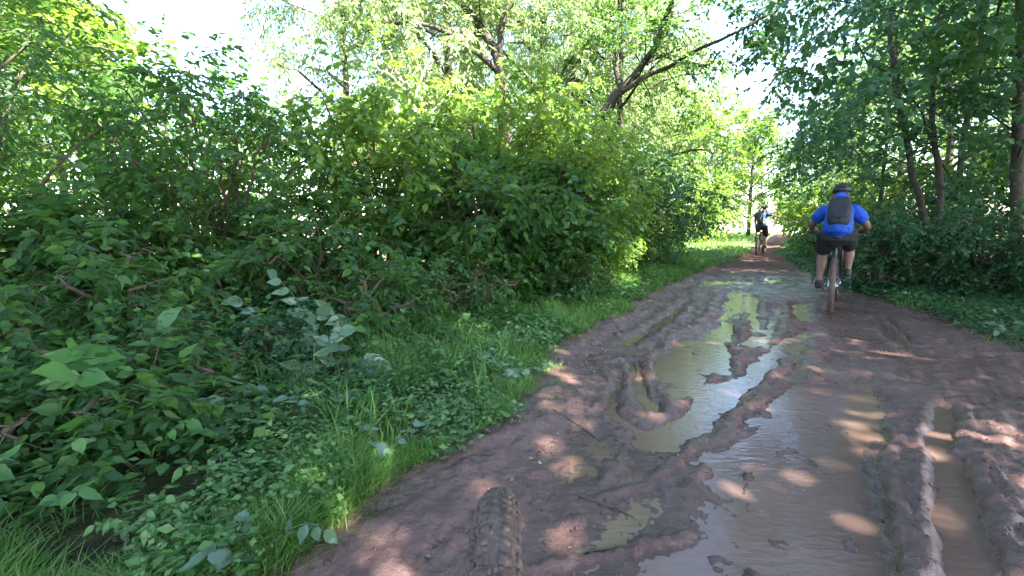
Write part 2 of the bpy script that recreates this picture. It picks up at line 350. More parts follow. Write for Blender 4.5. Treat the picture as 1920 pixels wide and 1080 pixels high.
def path_z(x, y):
    d = inside(x, y)
    nx = x + .07 * fbm(x * 4, y * 4, 3, 1) + .025 * fbm(x * 18, y * 18, 2, 2); ny = y + .10 * fbm(x * 4, y * 4, 3, 7) + .03 * fbm(x * 18, y * 18, 2, 8)
    near = np.clip(y / 3, .5, 1.6)
    z = -.030 + .010 * fbm(x * 1.2, y * 1.2, 3, 11)
    z += .008 * fbm(x * 6, y * 4, 4, 21) * near + .012 * fbm(x * 24, y * 20, 3, 31) * (.35 + sstep(-.1, .2, fbm(x * 1.3, y * 1.3, 2, 91))) + .005 * fbm(x * 60, y * 50, 2, 33)
    # tyre tracks dragged along the trail
    u_ = x * .80 - y * .60; v_ = x * .60 + y * .80; wq = .35 * fbm(x * .7, y * .7, 2, 44)
    tk = np.abs(fbm((u_ + wq) * 5.5, v_ * .55, 3, 51)); tk2 = np.abs(fbm((u_ * 1.0 - wq) * 9, v_ * 1.1, 2, 57))
    ch = sstep(-.12, .12, fbm(x * .9, y * .9, 2, 41))
    z += ch * (.012 - .10 * np.clip(.10 - tk, 0, 1)) + ch * (.005 - .06 * np.clip(.08 - tk2, 0, 1)) * (1 + .6 * fbm(v_ * 26, u_ * 5, 2, 59))
    pool = np.zeros(x.shape)
    for P, dep, s in POOLS:
        k = sstep(-s * .45, s * .55, poly_sd(nx, ny, P)); pool = np.maximum(pool, k * dep)
    z -= pool
    cz = fbm(x * 10 + .8 * fbm(x * 5, y * 5, 2, 63), y * 8, 3, 66); z -= .20 * np.clip(.045 - np.abs(cz), 0, 1) * sstep(-.08, .12, fbm(x * 1.1, y * 1.1, 2, 67))
    cz = fbm(x * 26, y * 22, 2, 68); z -= .09 * np.clip(.06 - np.abs(cz), 0, 1)
    z += .027 * sstep(-.01, .06, fbm((u_ + wq) * 9, v_ * 1.6, 3, 95)) * sstep(.0, .02, pool) * sstep(3.2, 4.2, y) * (.6 + .8 * fbm(x * 20, y * 20, 2, 97))
    for P, w, dep in CHAN:
        dd = seg_d(nx, ny, P); z -= dep * np.exp(-(dd / w) ** 2); z += dep * .35 * np.exp(-((dd - w * 1.9) / (w * .7)) ** 2)
    for P, w, h in RIDGE:
        w = w * .78; dd = seg_d(nx, ny, P); m_ = np.exp(-(dd / (w * 1.1)) ** 6 * .7)
        z += m_ * ((h * .15 + .007) * (.95 + .3 * fbm(x * 7, y * 7, 2, 61)) + .010 * fbm(x * 42, y * 42, 3, 71) + .010 * np.abs(fbm(v_ * 14, u_ * 3, 2, 73)))
    # many small footprints / clods, stronger at the sides
    cl = fbm(x * 11, y * 9, 2, 81); z += np.where(cl > .12, (cl - .12) * .07, 0) * sstep(.0, .02, .055 - pool)
    # rise to the verge then dive under it
    z += sstep(.35, -.02, d) * .045
    z -= sstep(-.10, -.45, d) * .35
    return z
def floor_z(x, y):
    d = inside(x, y)
    z = -.40 + sstep(.10, -.12, d) * .41
    o = np.maximum(-d, 0)
    z += .05 * sstep(.2, 1.2, o) + .06 * fbm(x * .8, y * .8, 3, 3) * sstep(.1, .8, o) + .02 * fbm(x * 5, y * 5, 3, 13)
    z += sstep(1.5, 9, o) * .35 * (1 - sstep(16, 22, y))
    return z
def grid(name, xs, ys, fn, mat, smooth=True):
    X, Y = np.meshgrid(xs, ys); Z = fn(X, Y); n = len(xs); m = len(ys)
    V = np.stack([X, Y, Z], -1).reshape(-1, 3)
    i = np.arange((m - 1) * n).reshape(m - 1, n)[:, :-1].ravel()
    return link(name, mesh_from(name, V, np.stack([i, i + 1, i + n + 1, i + n], 1), mat, smooth))
ys = [0.6]
while ys[-1] < 12: ys.append(ys[-1] + max(.012, .0065 * ys[-1]))
while ys[-1] < 42: ys.append(ys[-1] + .12)
# near trail: fine sheet as far as the ruts show, its edges dive under the verge
ysn = np.concatenate([np.arange(-6, .6, .1), ys]); ysn = ysn[ysn < 12.5]
tag(grid('muddy_path', np.concatenate([np.arange(-3, -1.2, .05), np.arange(-1.2, 5.6, .0135), np.arange(5.6, 8.5, .05)]), ysn, path_z, M['mud']), kind='structure')
ysf = np.arange(ysn[-1], 45, .14)
tag(grid('far_path', np.arange(3, 28, .10), ysf, path_z, M['mud']), kind='structure')
gx = np.concatenate([-np.geomspace(160, 8, 30), np.arange(-7.9, 12, .11), np.geomspace(12.1, 160, 40)]); gy = np.concatenate([-np.geomspace(60, 6.2, 12), np.arange(-6, 20, .11), np.geomspace(20.2, 260, 60)])
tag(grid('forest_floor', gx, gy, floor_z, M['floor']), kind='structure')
wx = np.arange(-1.2, 8.3, .25); wy = np.arange(.7, 12.4, .25)
o = grid('puddle_water', wx, wy, lambda x, y: np.where(inside(x, y) > -.05, WL, WL - .25), M['water']); tag(o, kind='structure')

# ------------------------------------------------------------------ leaves and growth
LT_NEAR = (np.array([(0, 0, 0), (.28, .27, .03), (.28, -.27, .03), (.38, 0, -.03), (.66, .2, .0), (.66, -.2, 0), (1, 0, -.12)]),
           [np.array([(0, 2, 3), (0, 3, 1), (6, 4, 3), (6, 3, 5), (1, 3, 4), (3, 2, 5)])])
LT_MID = (np.array([(0, 0, 0), (.42, .30, .03), (.42, -.30, .03), (.45, 0, -.04), (1, 0, -.1)]), [np.array([(0, 2, 3), (0, 3, 1), (1, 3, 4), (3, 2, 4)])])
LT_FAR = (np.array([(0, 0, 0), (.45, -.32, .04), (1, 0, -.06), (.45, .32, .04)]), [np.array([(0, 1, 2, 3)])])
LT_SLIM = (np.array([(0, 0, 0), (.45, -.17, .03), (1, 0, -.1), (.45, .17, .03)]), [np.array([(0, 1, 2, 3)])])
LT_OVAL = (np.array([(0, 0, 0), (.3, .22, .05), (.3, -.22, .05), (.5, 0, -.05), (.75, .17, .02), (.75, -.17, .02), (1, 0, -.2)]), LT_NEAR[1])
LT_LONG = (np.array([(0, 0, 0), (.35, .16, .05), (.35, -.16, .05), (.45, 0, -.03), (1, 0, -.22)]), LT_MID[1])
def norm(a): return a / (np.linalg.norm(a, axis=-1, keepdims=True) + 1e-9)
def leaves_on(tw, npt, L, rng, droop=.25, flat=.55, jitter=.25):
    """tw: list of (start, dir, len) -> frames (pos, along, side, normal, length)"""
    S = np.array([t[0] for t in tw]); D = norm(np.array([t[1] for t in tw])); Ln = np.array([t[2] for t in tw])
    n = len(S); t = (np.arange(npt)[None] + rng.rand(n, npt)) / npt
    sag = t ** 2 * Ln[:, None] * .25
    P = S[:, None] + D[:, None] * (t * Ln[:, None])[..., None]; P[..., 2] -= sag
    side = norm(np.cross(D, (0, 0, 1.0)))[:, None] * np.where(np.arange(npt) % 2 == 0, 1, -1)[None, :, None]
    A = norm(D[:, None] * .6 + side * .8 + rng.normal(0, jitter, (n, npt, 3)) + np.array((0, 0, -droop)))
    U = np.array((0, 0, 1.0)) + rng.normal(0, flat, (n, npt, 3))
    B = norm(np.cross(U, A)); Nn = np.cross(A, B)
    Lf = L * rng.uniform(.6, 1.25, (n, npt))
    f = lambda q: q.reshape(-1, 3)
    return f(P), f(A), f(B), f(Nn), Lf.ravel()
def leaves_mesh(name, fr, tpl, mat, origin=(0, 0, 0)):
    P, A, B, Nn, Lf = fr; T, F = tpl; m = len(T); n = len(P)
    V = (P - np.asarray(origin))[:, None] + Lf[:, None, None] * (T[None, :, 0:1] * A[:, None] + T[None, :, 1:2] * B[:, None] + T[None, :, 2:3] * Nn[:, None])
    Fs = [(f[None] + (np.arange(n) * m)[:, None, None]).reshape(-1, f.shape[1]) for f in F]
    return mesh_from(name, V.reshape(-1, 3), Fs, mat)
def fine_leaf(name, mat, w=.3, serr=0.0, n=6):
    """one detailed leaf, about 24-40 triangles, folded along its midrib, tip drooping"""
    V = []; F = []
    for i in range(n + 1):
        t = i / n; hw = w * (math.sin(math.pi * t ** .68) ** 1.05 * (1.1 - .25 * t) if 0 < t < 1 else 0) * (1 + serr * (1 if i % 2 else -1))
        z = -.14 * t * t + .02 * math.sin(t * 9)
        V += [(t, 0, z - .02), (t - .03, hw, z + .05), (t - .03, -hw, z + .05)]
    for i in range(n):
        a = i * 3; b = a + 3
        F += [(a, b, b + 1, a + 1), (a, a + 2, b + 2, b)]
    return mesh_from(name, np.array(V), [np.array(F)], mat, True)
def interp_line(P, t):
    P = np.asarray(P, float); k = min(len(P) - 2, int(t * (len(P) - 1))); f = t * (len(P) - 1) - k
    return P[k] * (1 - f) + P[k + 1] * f, norm(P[k + 1] - P[k])
def grow(limbs, rng, nsub, sublen, ntw, twl, start=.3, wood=None, up=.15, spread=1.0, droop=.2, sr=.35):
    """side branches and twigs on limb polylines [(pts, r0, r1)]; returns twig list"""
    tw = []
    for P, r0, r1 in limbs:
        ns = nsub
        for j in range(ns):
            t = start + (1 - start) * (j + rng.rand()) / ns
            p, d = interp_line(P, min(t, .999)); q = rng.normal(0, 1, 3); q -= d * (q @ d); q = norm(q)
            dr = norm(d * .5 + q * spread + np.array((0, 0, up))); l = sublen * rng.uniform(.55, 1.2) * (1.15 - .45 * t)
            pts = [p]
            for s in range(4):
                dr = norm(dr + rng.normal(0, .18, 3) + np.array((0, 0, -droop * .35))); pts.append(pts[-1] + dr * l / 4)
            if wood is not None:
                rr = (r0 * (1 - t) + r1 * t) * sr; wood.tube(pts, np.linspace(rr, rr * .25, 5), 4, cap=False)
            for k in range(ntw):
                tt = .2 + .8 * (k + rng.rand()) / ntw; a, b = interp_line(pts, min(tt, .999))
                q = rng.normal(0, 1, 3); q[2] *= .5; q -= b * (q @ b); q = norm(q)
                tw.append((a, norm(b * .7 + q * .9 + np.array((0, 0, -droop * .4))), twl * rng.uniform(.6, 1.3)))
    return tw
def smooth_line(pts, n, rng=None, wob=0):
    P = np.asarray(pts, float); t = np.linspace(0, len(P) - 1, n); out = np.stack([np.interp(t, range(len(P)), P[:, k]) for k in range(3)], 1)
    for _ in range(2): out[1:-1] = (out[:-2] + out[1:-1] * 2 + out[2:]) / 4
    if rng is not None: out[1:-1] += rng.normal(0, wob, out[1:-1].shape)
    return out

# ---- shrubs
def shrub(label, loc, rad, h, mat, seed, leaf=.11, nstem=14, nsub=12, ntw=6, npt=10, single=0, name='shrub', tpl=None, group=None, twl=.35, low=.12, sub=.62, cat='shrub', sqx=1.0):
    rng = np.random.RandomState(seed); z0 = float(floor_z(np.array([loc[0]]), np.array([loc[1]]))[0]); base = np.array((loc[0], loc[1], z0))
    root = thing(name, label, cat, tuple(base), 0, group); limbs = []; wood = MB()
    for i in range(nstem):
        a = i * 2.4 + rng.rand() * .5; q = math.sqrt((i + .5) / nstem) * rng.uniform(.85, 1.1)
        e = np.array((math.cos(a) * rad * q * sqx, math.sin(a) * rad * q, h * (1.0 - .5 * q ** 2) * rng.uniform(.82, 1.05)))
        mid = np.array((e[0] * .35, e[1] * .35, e[2] * .6)); P = smooth_line([(e[0] * .06, e[1] * .06, -.05), mid, e * (1, 1, .97), e + np.array((e[0] * .12, e[1] * .12, -h * .04))], 8, rng, .03)
        limbs.append((P, .028, .006)); wood.tube(P, np.linspace(.024, .006, 8), 5, cap=False)
    tw = grow(limbs, rng, nsub, rad * sub, ntw, twl, low, wood, .05, 1.1, .5)
    fr = leaves_on(tw, npt, leaf, rng, .35)
    keep = fr[0][:, 2] > .03
    fr = [f[keep] for f in fr]
    wood.build('stem', M['twig'], root)
    if single:
        cp = np.array((0, 0, CAM_H)) - base; dist = np.linalg.norm(fr[0] - cp, axis=1); score = dist - fr[4] * 6 + rng.rand(len(dist)) * .5
        idx = np.argsort(score)[:single]; me = fine_leaf('leaf', mat, .29, .05, 5)
        for i in idx:
            o = link('leaf', me, root); A, B, Nn = fr[1][i], fr[2][i], fr[3][i]; s = fr[4][i]
            o.matrix_basis = Matrix(((A[0] * s, B[0] * s, Nn[0] * s, fr[0][i][0]), (A[1] * s, B[1] * s, Nn[1] * s, fr[0][i][1]), (A[2] * s, B[2] * s, Nn[2] * s, fr[0][i][2]), (0, 0, 0, 1)))
        k = np.ones(len(fr[0]), bool); k[idx] = False; fr = [f[k] for f in fr]
    o = link('foliage', leaves_mesh('foliage', fr, tpl or LT_MID, mat), root); o['kind'] = 'stuff'
    return root
def copy_thing(root, loc, rz, sc, label, group=None, col=None):
    r = root.copy(); COL.objects.link(r); r.location = loc; r.rotation_euler = (0, 0, rz); r.scale = (sc, sc, sc) if not hasattr(sc, '__len__') else sc
    r['label'] = label
    if group: r['group'] = group
    elif 'group' in r: del r['group']
    for c in root.children:
        k = c.copy(); COL.objects.link(k); k.parent = r
    return r
shrub('tall shrub at the left edge of the photo, light green leaves against bright gaps', (-5.0, 4.3), 1.5, 3.0, M['leaf_mid'], 11, .10, 14, 11, 6, 10, 220, tpl=LT_LONG)
shrub('dense green shrub second from the left, behind the broad-leaved sapling', (-3.5, 5.7), 1.5, 2.9, M['leaf_mid'], 12, .085, 14, 12, 6, 11, 220, tpl=LT_OVAL)
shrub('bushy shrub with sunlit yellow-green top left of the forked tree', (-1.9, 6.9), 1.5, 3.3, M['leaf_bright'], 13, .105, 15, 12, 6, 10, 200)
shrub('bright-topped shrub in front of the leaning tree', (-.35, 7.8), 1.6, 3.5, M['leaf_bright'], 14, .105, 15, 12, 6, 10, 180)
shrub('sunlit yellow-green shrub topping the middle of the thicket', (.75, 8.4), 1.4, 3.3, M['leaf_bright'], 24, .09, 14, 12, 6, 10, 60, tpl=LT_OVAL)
shrub('dark large-leaved shrub hanging over the grass verge in the middle', (-.4, 6.35), 1.15, 2.1, M['leaf_mid'], 15, .12, 13, 10, 6, 9, 280)
shrub('dark glossy shrub beside the verge, leaning over a hollow', (.55, 7.1), .95, 2.0, M['leaf_mid'], 16, .12, 12, 10, 6, 9, 240)
shrub('small-leaved yellowish shrub at the corner of the verge', (1.35, 7.5), .62, 1.35, M['leaf_bright'], 17, .06, 12, 10, 6, 10, 60, twl=.22)
shrub('rounded dark bush beside the trail before the clearing', (3.0, 11.2), 1.5, 2.7, M['leaf_blue'], 18, .10, 14, 12, 6, 10, 60)
shrub('tall green shrub between the bright-topped shrub and the rounded bush', (1.5, 10.0), 1.7, 3.3, M['leaf_bright'], 19, .10, 14, 12, 6, 10, 60)
shrub('low dim shrub filling the hollow behind the pale-leaved sapling', (-2.0, 4.9), .95, 1.15, M['leaf_mid'], 20, .09, 12, 10, 6, 9, 200, twl=.28)
shrub('low dark shrub behind the broad-leaved sapling at left', (-3.6, 3.9), .95, 1.2, M['leaf_mid'], 21, .10, 12, 10, 6, 9, 260, twl=.28)
shrub('low leafy shrub along the left verge under the rounded bush', (3.9, 13.6), .9, .9, M['leaf_mid'], 22, .08, 10, 9, 6, 9, 0)
shrub('tall loose shrub rising behind the second shrub at left', (-5.6, 8.0), 2.0, 3.5, M['leaf_mid'], 23, .12, 14, 11, 6, 9, 0)
for x_, y_, r_, h_, sd_, mt_, lb_ in [(-2.75, 3.2, .65, .85, 41, 'leaf_mid', 'low bushy undergrowth left of the pale-leaved sapling'), (-2.1, 2.5, .5, .45, 42, 'leaf_mid', 'dim knee-high plant mass below the broad-leaved sapling'),
        (-3.3, 2.5, .75, .75, 43, 'leaf_mid', 'dim undergrowth at the left edge under the broad-leaved sapling'), (-1.25, 4.1, .6, .6, 44, 'leaf_mid', 'low leafy undergrowth right of the pale-leaved sapling'),
        (-.55, 5.1, .7, .65, 45, 'leaf_mid', 'low leafy undergrowth below the dark large-leaved shrub'), (-2.2, 1.75, .45, .35, 46, 'leaf_mid', 'low leafy patch in the bottom left corner'),
        (-4.6, 3.2, .9, 1.3, 47, 'leaf_mid', 'waist-high shrub at the left edge before the tall shrub'), (-1.75, 3.2, .4, .4, 48, 'leaf_blue', 'small dim plant mass at the foot of the pale-leaved sapling'),
        (-1.85, 2.1, .45, .3, 50, 'leaf_mid', 'low leafy patch under the broad-leaved sapling near the bottom left'),
        (.9, 6.3, .4, .5, 49, 'leaf_mid', 'low leafy patch at the verge beside the yellowish shrub')]:
    shrub(lb_, (x_, y_), r_, h_, M[mt_], sd_, .058 + .012 * (sd_ % 3), 10, 7, 5, 8, 110, twl=.26, tpl=(LT_MID, LT_OVAL, LT_LONG)[sd_ % 3])
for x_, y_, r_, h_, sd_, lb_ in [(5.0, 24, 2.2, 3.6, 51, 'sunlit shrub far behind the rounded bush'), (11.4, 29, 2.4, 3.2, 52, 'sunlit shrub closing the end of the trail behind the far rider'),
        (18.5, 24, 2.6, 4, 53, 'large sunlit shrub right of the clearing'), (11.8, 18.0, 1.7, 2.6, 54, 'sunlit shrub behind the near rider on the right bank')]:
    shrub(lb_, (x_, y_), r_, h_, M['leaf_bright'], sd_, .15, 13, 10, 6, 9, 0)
# right of the trail
shrub('dark undergrowth shrub just right of the near rider', (5.9, 7.6), .9, 1.35, M['leaf_blue'], 31, .07, 12, 10, 6, 10, 60, twl=.25)
shrub('dark undergrowth shrub below the two thin trunks', (7.0, 6.9), 1.0, 1.3, M['leaf_blue'], 32, .07, 12, 11, 6, 10, 80, twl=.25)
shrub('dark undergrowth shrub at the right edge of the photo', (7.6, 5.9), .95, 1.15, M['leaf_blue'], 33, .07, 12, 11, 6, 10, 80, twl=.25)
shrub('green shrub beyond the near rider on the right bank', (8.3, 10.4), 1.1, 1.6, M['leaf_mid'], 34, .08, 12, 11, 6, 10, 0, twl=.28)
shrub('green shrub on the right bank between both riders', (9.4, 13.4), 1.1, 1.3, M['leaf_mid'], 35, .08, 12, 11, 6, 10, 0, twl=.28)
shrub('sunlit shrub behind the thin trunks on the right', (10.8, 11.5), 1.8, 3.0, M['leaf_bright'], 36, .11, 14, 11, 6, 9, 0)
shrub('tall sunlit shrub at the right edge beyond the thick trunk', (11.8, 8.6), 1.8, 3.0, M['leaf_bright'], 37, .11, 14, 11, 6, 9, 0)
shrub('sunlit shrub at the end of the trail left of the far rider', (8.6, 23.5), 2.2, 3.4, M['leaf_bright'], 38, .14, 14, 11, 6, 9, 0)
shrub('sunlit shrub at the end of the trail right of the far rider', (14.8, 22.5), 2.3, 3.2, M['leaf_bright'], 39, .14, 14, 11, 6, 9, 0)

# ---- trees
def tree_mesh(seed, H, limbs_n, reach, mat, tpl, leaf, nsub=7, ntw=7, npt=11, tr=.16, clear=.3, sublen=1.8, twl=.6, droop=.3, up=.25, lean=(0, 0)):
    rng = np.random.RandomState(seed); wood = MB()
    T = smooth_line([(0, 0, -.1), (lean[0] * .3, lean[1] * .3, H * .35), (lean[0] * .8, lean[1] * .8, H * .7), (lean[0], lean[1], H)], 12, rng, .04)
    wood.tube(T, np.linspace(tr, tr * .2, 12), 8)
    limbs = [(T[6:], tr * .4, tr * .2)]
    for i in range(limbs_n):
        t = clear + (1 - clear) * (i + .5) / limbs_n; p, d = interp_line(T, min(t, .99)); a = i * 2.4 + rng.rand()
        l = reach * (1.1 - .65 * t) * rng.uniform(.8, 1.15); o = np.array((math.cos(a), math.sin(a), 0))
        P = smooth_line([p, p + o * l * .4 + (0, 0, l * .28), p + o * l * .8 + (0, 0, l * .42), p + o * l + (0, 0, l * .38)], 7, rng, .05)
        r = tr * (.5 - .3 * t); wood.tube(P, np.linspace(r, r * .3, 7), 5, cap=False); limbs.append((P, r, r * .3))
    tw = grow(limbs, rng, nsub, sublen, ntw, twl, .25, wood, up, .9, droop)
    return wood.mesh('trunk', M['bark']), leaves_mesh('crown', leaves_on(tw, npt, leaf, rng, droop), tpl, mat)
def put_tree(meshes, label, loc, rz=0, s=1.0, cat='tree', name='tree', group=None, sz=None):
    z = float(floor_z(np.array([loc[0]]), np.array([loc[1]]))[0])
    r = thing(name, label, cat, (loc[0], loc[1], z), rz, group); r.scale = (s, s, sz or s)
    link('trunk', meshes[0], r); c = link('crown', meshes[1], r); c['kind'] = 'stuff'
    return r
maple = tree_mesh(101, 9.5, 16, 5.2, M['leaf_blue'], LT_MID, .17, 10, 9, 10, .065, .10, 2.1, .7, .5, .1)
canopy = tree_mesh(105, 11, 17, 6.8, M['leaf_blue'], LT_FAR, .26, 10, 9, 12, .2, .42, 2.5, .8, .3)
maple2 = tree_mesh(102, 10.5, 13, 5.0, M['leaf_mid'], LT_MID, .16, 9, 8, 10, .08, .22, 2.1, .7)
willow = tree_mesh(103, 12, 14, 4.8, M['leaf_willow'], LT_SLIM, .20, 10, 10, 13, .22, .2, 2.3, .9, .6)
ash = tree_mesh(104, 11, 14, 4.6, M['leaf_bright'], LT_FAR, .23, 9, 9, 12, .2, .12, 2.2, .8, .3)
G_OVER = 'trees whose canopy shades the near trail'
# right wood
put_tree(maple, 'dark broad-leaved tree overhanging the trail above the near rider', (8.6, 9.2), .3, .95)
put_tree(maple2, 'dark tree at the right edge whose crown fills the top right corner', (9.4, 5.2), 1.9, .9)
# canopy behind and over the camera
for x_, y_, r_, s_ in [(4.6, -2.2, .8, 1), (-2.4, -2.6, 2.2, .95), (3.0, -7.5, 4.0, 1.1), (9.6, -.6, 5.0, 1.05), (-6.8, -1.5, 1.2, 1.0), (12.5, 3.2, 3.1, 1.0)]:
    put_tree(canopy, 'tree over the near trail, out of view, shading the puddles', (x_, y_), r_, s_, group=G_OVER)
put_tree(maple2, 'dark-leaved tree reaching into the top left corner', (-7.4, 4.0), 3.0, .95)
# backdrop
put_tree(willow, 'pale green willow-like tree behind the shrubs, left of the forked tree', (-2.2, 17), 0, .95)
put_tree(willow, 'pale feathery tree at the top middle of the photo', (1.2, 19), 2.1, 1.1)
put_tree(willow, 'pale feathery tree behind the leaning trunk', (3.9, 20.5), 4.0, 1.05)
put_tree(willow, 'pale green tree right of the large sky gap', (-5.2, 15.5), 2.5, .75)
put_tree(ash, 'light green tree left of the large sky gap', (-17.5, 12.0), 5.5, .85)
put_tree(willow, 'pale feathery tree low behind the tall green shrub', (3.4, 15.5), 5.2, .7)
put_tree(willow, 'pale green tree behind the dead tree', (-4.2, 21), 1.2, .85)
put_tree(ash, 'glowing yellow-green tree left of the far rider', (7.2, 22.0), 3.1, .6)
put_tree(maple2, 'green tree on the right bank behind the dark overhanging tree', (14.5, 9.0), 3.3, .9)
put_tree(ash, 'light green tree seen through the shrubs at far left', (-12.5, 10), 1, .95)
put_tree(ash, 'light green tree behind the loose shrub at left', (-15.0, 16), 2, .75)
put_tree(maple, 'dark tree between the overhanging tree and the far rider', (9.4, 12.2), 4.4, .8)
put_tree(ash, 'sunlit tree behind the clearing, left of the far rider', (8.5, 28), .5, .8)
put_tree(ash, 'tall sunlit tree deep in the wood right of the trail', (21, 13.5), 2.6, .95)
put_tree(ash, 'sunlit tree behind the right-hand shrubs', (17, 11), 4.1, .95)
put_tree(ash, 'glowing yellow-green tree straight behind the far rider beyond the clearing', (17.0, 34), 1.1, .74)
put_tree(ash, 'low bright tree beyond the clearing between both riders', (21.0, 33), 2.7, .6)
put_tree(ash, 'pale bright tree at the left side of the sky gap over the clearing', (12.4, 31), 4.0, .74)
gl = 'far tree of the sunlit wood edge beyond the clearing'
i = 0
for (x, y, k, s) in [(-26, 26, 1, 1.1), (-22, 20, 0, .7), (-19, 34, 1, .6), (-9, 30, 0, .6), (-4, 34, 1, 1), (3, 36, 0, 1.1), (9, 38, 1, 1.0), (15, 46, 1, .8), (24, 48, 1, .85), (26, 36, 0, 1), (21, 26, 1, 1.0), (26, 20, 0, 1.1), (22, 13, 1, 1.1), (30, 28, 1, 1.2), (-22, 12, 0, 1.0), (-30, 16, 1, 1.1), (19, 21, 0, .9), (33, 46, 0, 1)]:
    put_tree(ash if k else willow, gl, (x, y), i * 1.3, s, group='far trees round the clearing'); i += 1

# ---- trees drawn limb by limb as the photo shows them
def drawn_tree(name, label, base, limbs, mat, tpl, leaf, seed, nsub=8, sublen=1.5, ntw=7, twl=.6, npt=11, bark='bark', start=.25, droop=.4, sparse=False):
    """limbs: [(points, r0, r1, part name, leafy)]"""
    rng = np.random.RandomState(seed); root = thing(name, label, 'tree', tuple(base)); B = np.asarray(base)
    gl_ = []; wood = MB()
    for P, r0, r1, nm, leafy in limbs:
        Q = smooth_line(np.array(P) - B, 12, rng, .02); MB().tube(Q, np.linspace(r0, r1, 12), 8).build(nm, M[bark], root)
        if leafy: gl_.append((Q, r0, r1))
    tw = grow(gl_, rng, nsub, sublen, ntw, twl, start, wood, .25, 1.0, droop, .25)
    if wood.n: wood.build('twigs', M[bark], root)
    if leaf:
        o = link('crown', leaves_mesh('crown', leaves_on(tw, npt, leaf, rng, droop), tpl, mat), root); o['kind'] = 'stuff'
    return root
Y = 13.5; b = at(1100, 420, Y); b[2] = .1
drawn_tree('leaning_tree', 'leaning forked tree whose long limb arches over the trail', b, [
    ([b, at(1108, 330, Y), at(1116, 262, Y), at(1136, 205, Y), at(1160, 172, Y)], .18, .14, 'trunk', False),
    ([at(1158, 176, Y), at(1185, 145, Y), at(1212, 118, Y), at(1235, 75, Y - .4), at(1262, 0, Y - 1), at(1280, -60, Y - 1.4)], .125, .05, 'branch', True),
    ([at(1155, 180, Y), at(1200, 148, Y - .2), at(1262, 118, Y - .6), at(1340, 80, Y - 1), at(1400, 50, Y - 1.3), at(1455, 22, Y - 1.6)], .075, .02, 'branch', True),
    ([at(1212, 118, Y), at(1225, 112, Y), at(1290, 85, Y - .3)], .06, .02, 'branch', False),
    ([at(1165, 168, Y), at(1150, 100, Y + .8), at(1165, 20, Y + 1.5)], .10, .03, 'branch', True)],
    M['leaf_mid'], LT_MID, .13, 201, 14, 1.7, 7, .55)
Y = 15; b = at(960, 420, Y); b[2] = .1
drawn_tree('forked_tree', 'forked tree at top middle with two dark stems and an arching left limb', b, [
    ([b, at(950, 250, Y), at(940, 150, Y), at(934, 102, Y)], .2, .17, 'trunk', False),
    ([at(934, 108, Y), at(905, 55, Y), at(870, 12, Y), at(835, -40, Y)], .15, .08, 'branch', True),
    ([at(936, 108, Y), at(938, 50, Y), at(955, 5, Y), at(965, -40, Y)], .11, .06, 'branch', True),
    ([at(940, 140, Y), at(895, 98, Y - .3), at(850, 62, Y - .6), at(790, 38, Y - 1), at(720, 44, Y - 1.3), at(690, 60, Y - 1.5)], .10, .03, 'branch', True)],
    M['leaf_willow'], LT_SLIM, .19, 202, 12, 1.7, 7, .7, 13)
Y = 14.5; b = at(1050, 420, Y); b[2] = .1
drawn_tree('thin_tree', 'thin crooked tree between the forked tree and the leaning tree', b, [
    ([b, at(1050, 250, Y), at(1056, 175, Y), at(1072, 142, Y), at(1105, 118, Y)], .13, .07, 'trunk', True),
    ([at(1085, 200, Y + .3), at(1098, 160, Y + .3), at(1100, 120, Y + .3), at(1110, 40, Y + .3)], .11, .05, 'branch', True)],
    M['leaf_mid'], LT_MID, .12, 203, 10, 1.5, 7, .5)
Y = 12.5; b = at(790, 330, Y); b[2] = .1
drawn_tree('dead_tree', 'small dead tree with pale bare curved branches above the shrubs', b, [
    ([b, at(790, 260, Y), at(770, 180, Y), at(800, 135, Y), at(808, 95, Y)], .05, .02, 'trunk', False),
    ([at(772, 178, Y), at(745, 140, Y), at(728, 95, Y)], .03, .012, 'branch', False),
    ([at(780, 190, Y), at(735, 142, Y), at(700, 125, Y), at(712, 90, Y)], .03, .012, 'branch', False),
    ([at(790, 230, Y), at(740, 190, Y), at(680, 165, Y), at(640, 150, Y)], .03, .01, 'branch', False),
    ([at(790, 230, Y), at(850, 170, Y), at(860, 120, Y)], .03, .01, 'branch', False)],
    None, None, 0, 204, 5, .8, 2, .3, bark='bark_pale')
def pole_tree(label, pts, r0, r1, seed, mat, leaf=.12, nsub=8, name='thin_tree', start=.45):
    b = np.array(pts[0]); return drawn_tree(name, label, b, [(pts, r0, r1, 'trunk', True)], mat, LT_MID, leaf, seed, nsub, 1.6, 7, .5, 10, start=start)
Y = 8.6
g0 = at(1742, 450, Y); g0[2] = .1
pole_tree('thin dark trunk right of the near rider, leaning left', [g0, at(1738, 440, Y), at(1722, 350, Y), at(1700, 280, Y), at(1680, 160, Y), at(1670, 20, Y)], .065, .035, 301, M['leaf_blue'], nsub=16, start=.35)
g0 = at(1766, 450, Y - .4); g0[2] = .1
pole_tree('upright thin trunk beside the leaning thin trunk', [g0, at(1767, 440, Y - .4), at(1765, 330, Y - .4), at(1750, 260, Y - .4), at(1755, 130, Y - .4), at(1765, 10, Y - .4)], .06, .03, 302, M['leaf_blue'], nsub=16, start=.35)
g0 = at(1908, 430, 7.6); g0[2] = .1
pole_tree('thicker trunk at the right edge of the photo', [g0, at(1908, 400, 7.6), at(1906, 250, 7.6), at(1912, 100, 7.6), at(1915, -80, 7.6)], .09, .06, 303, M['leaf_blue'], nsub=14, start=.4)
g0 = at(1880, 470, 10.); g0[2] = .1
pole_tree('slanting bare stem between the thin trunks and the right edge', [g0, at(1860, 430, 10.), at(1800, 395, 10.), at(1740, 375, 10.)], .05, .02, 304, M['leaf_mid'], nsub=3, start=.6)

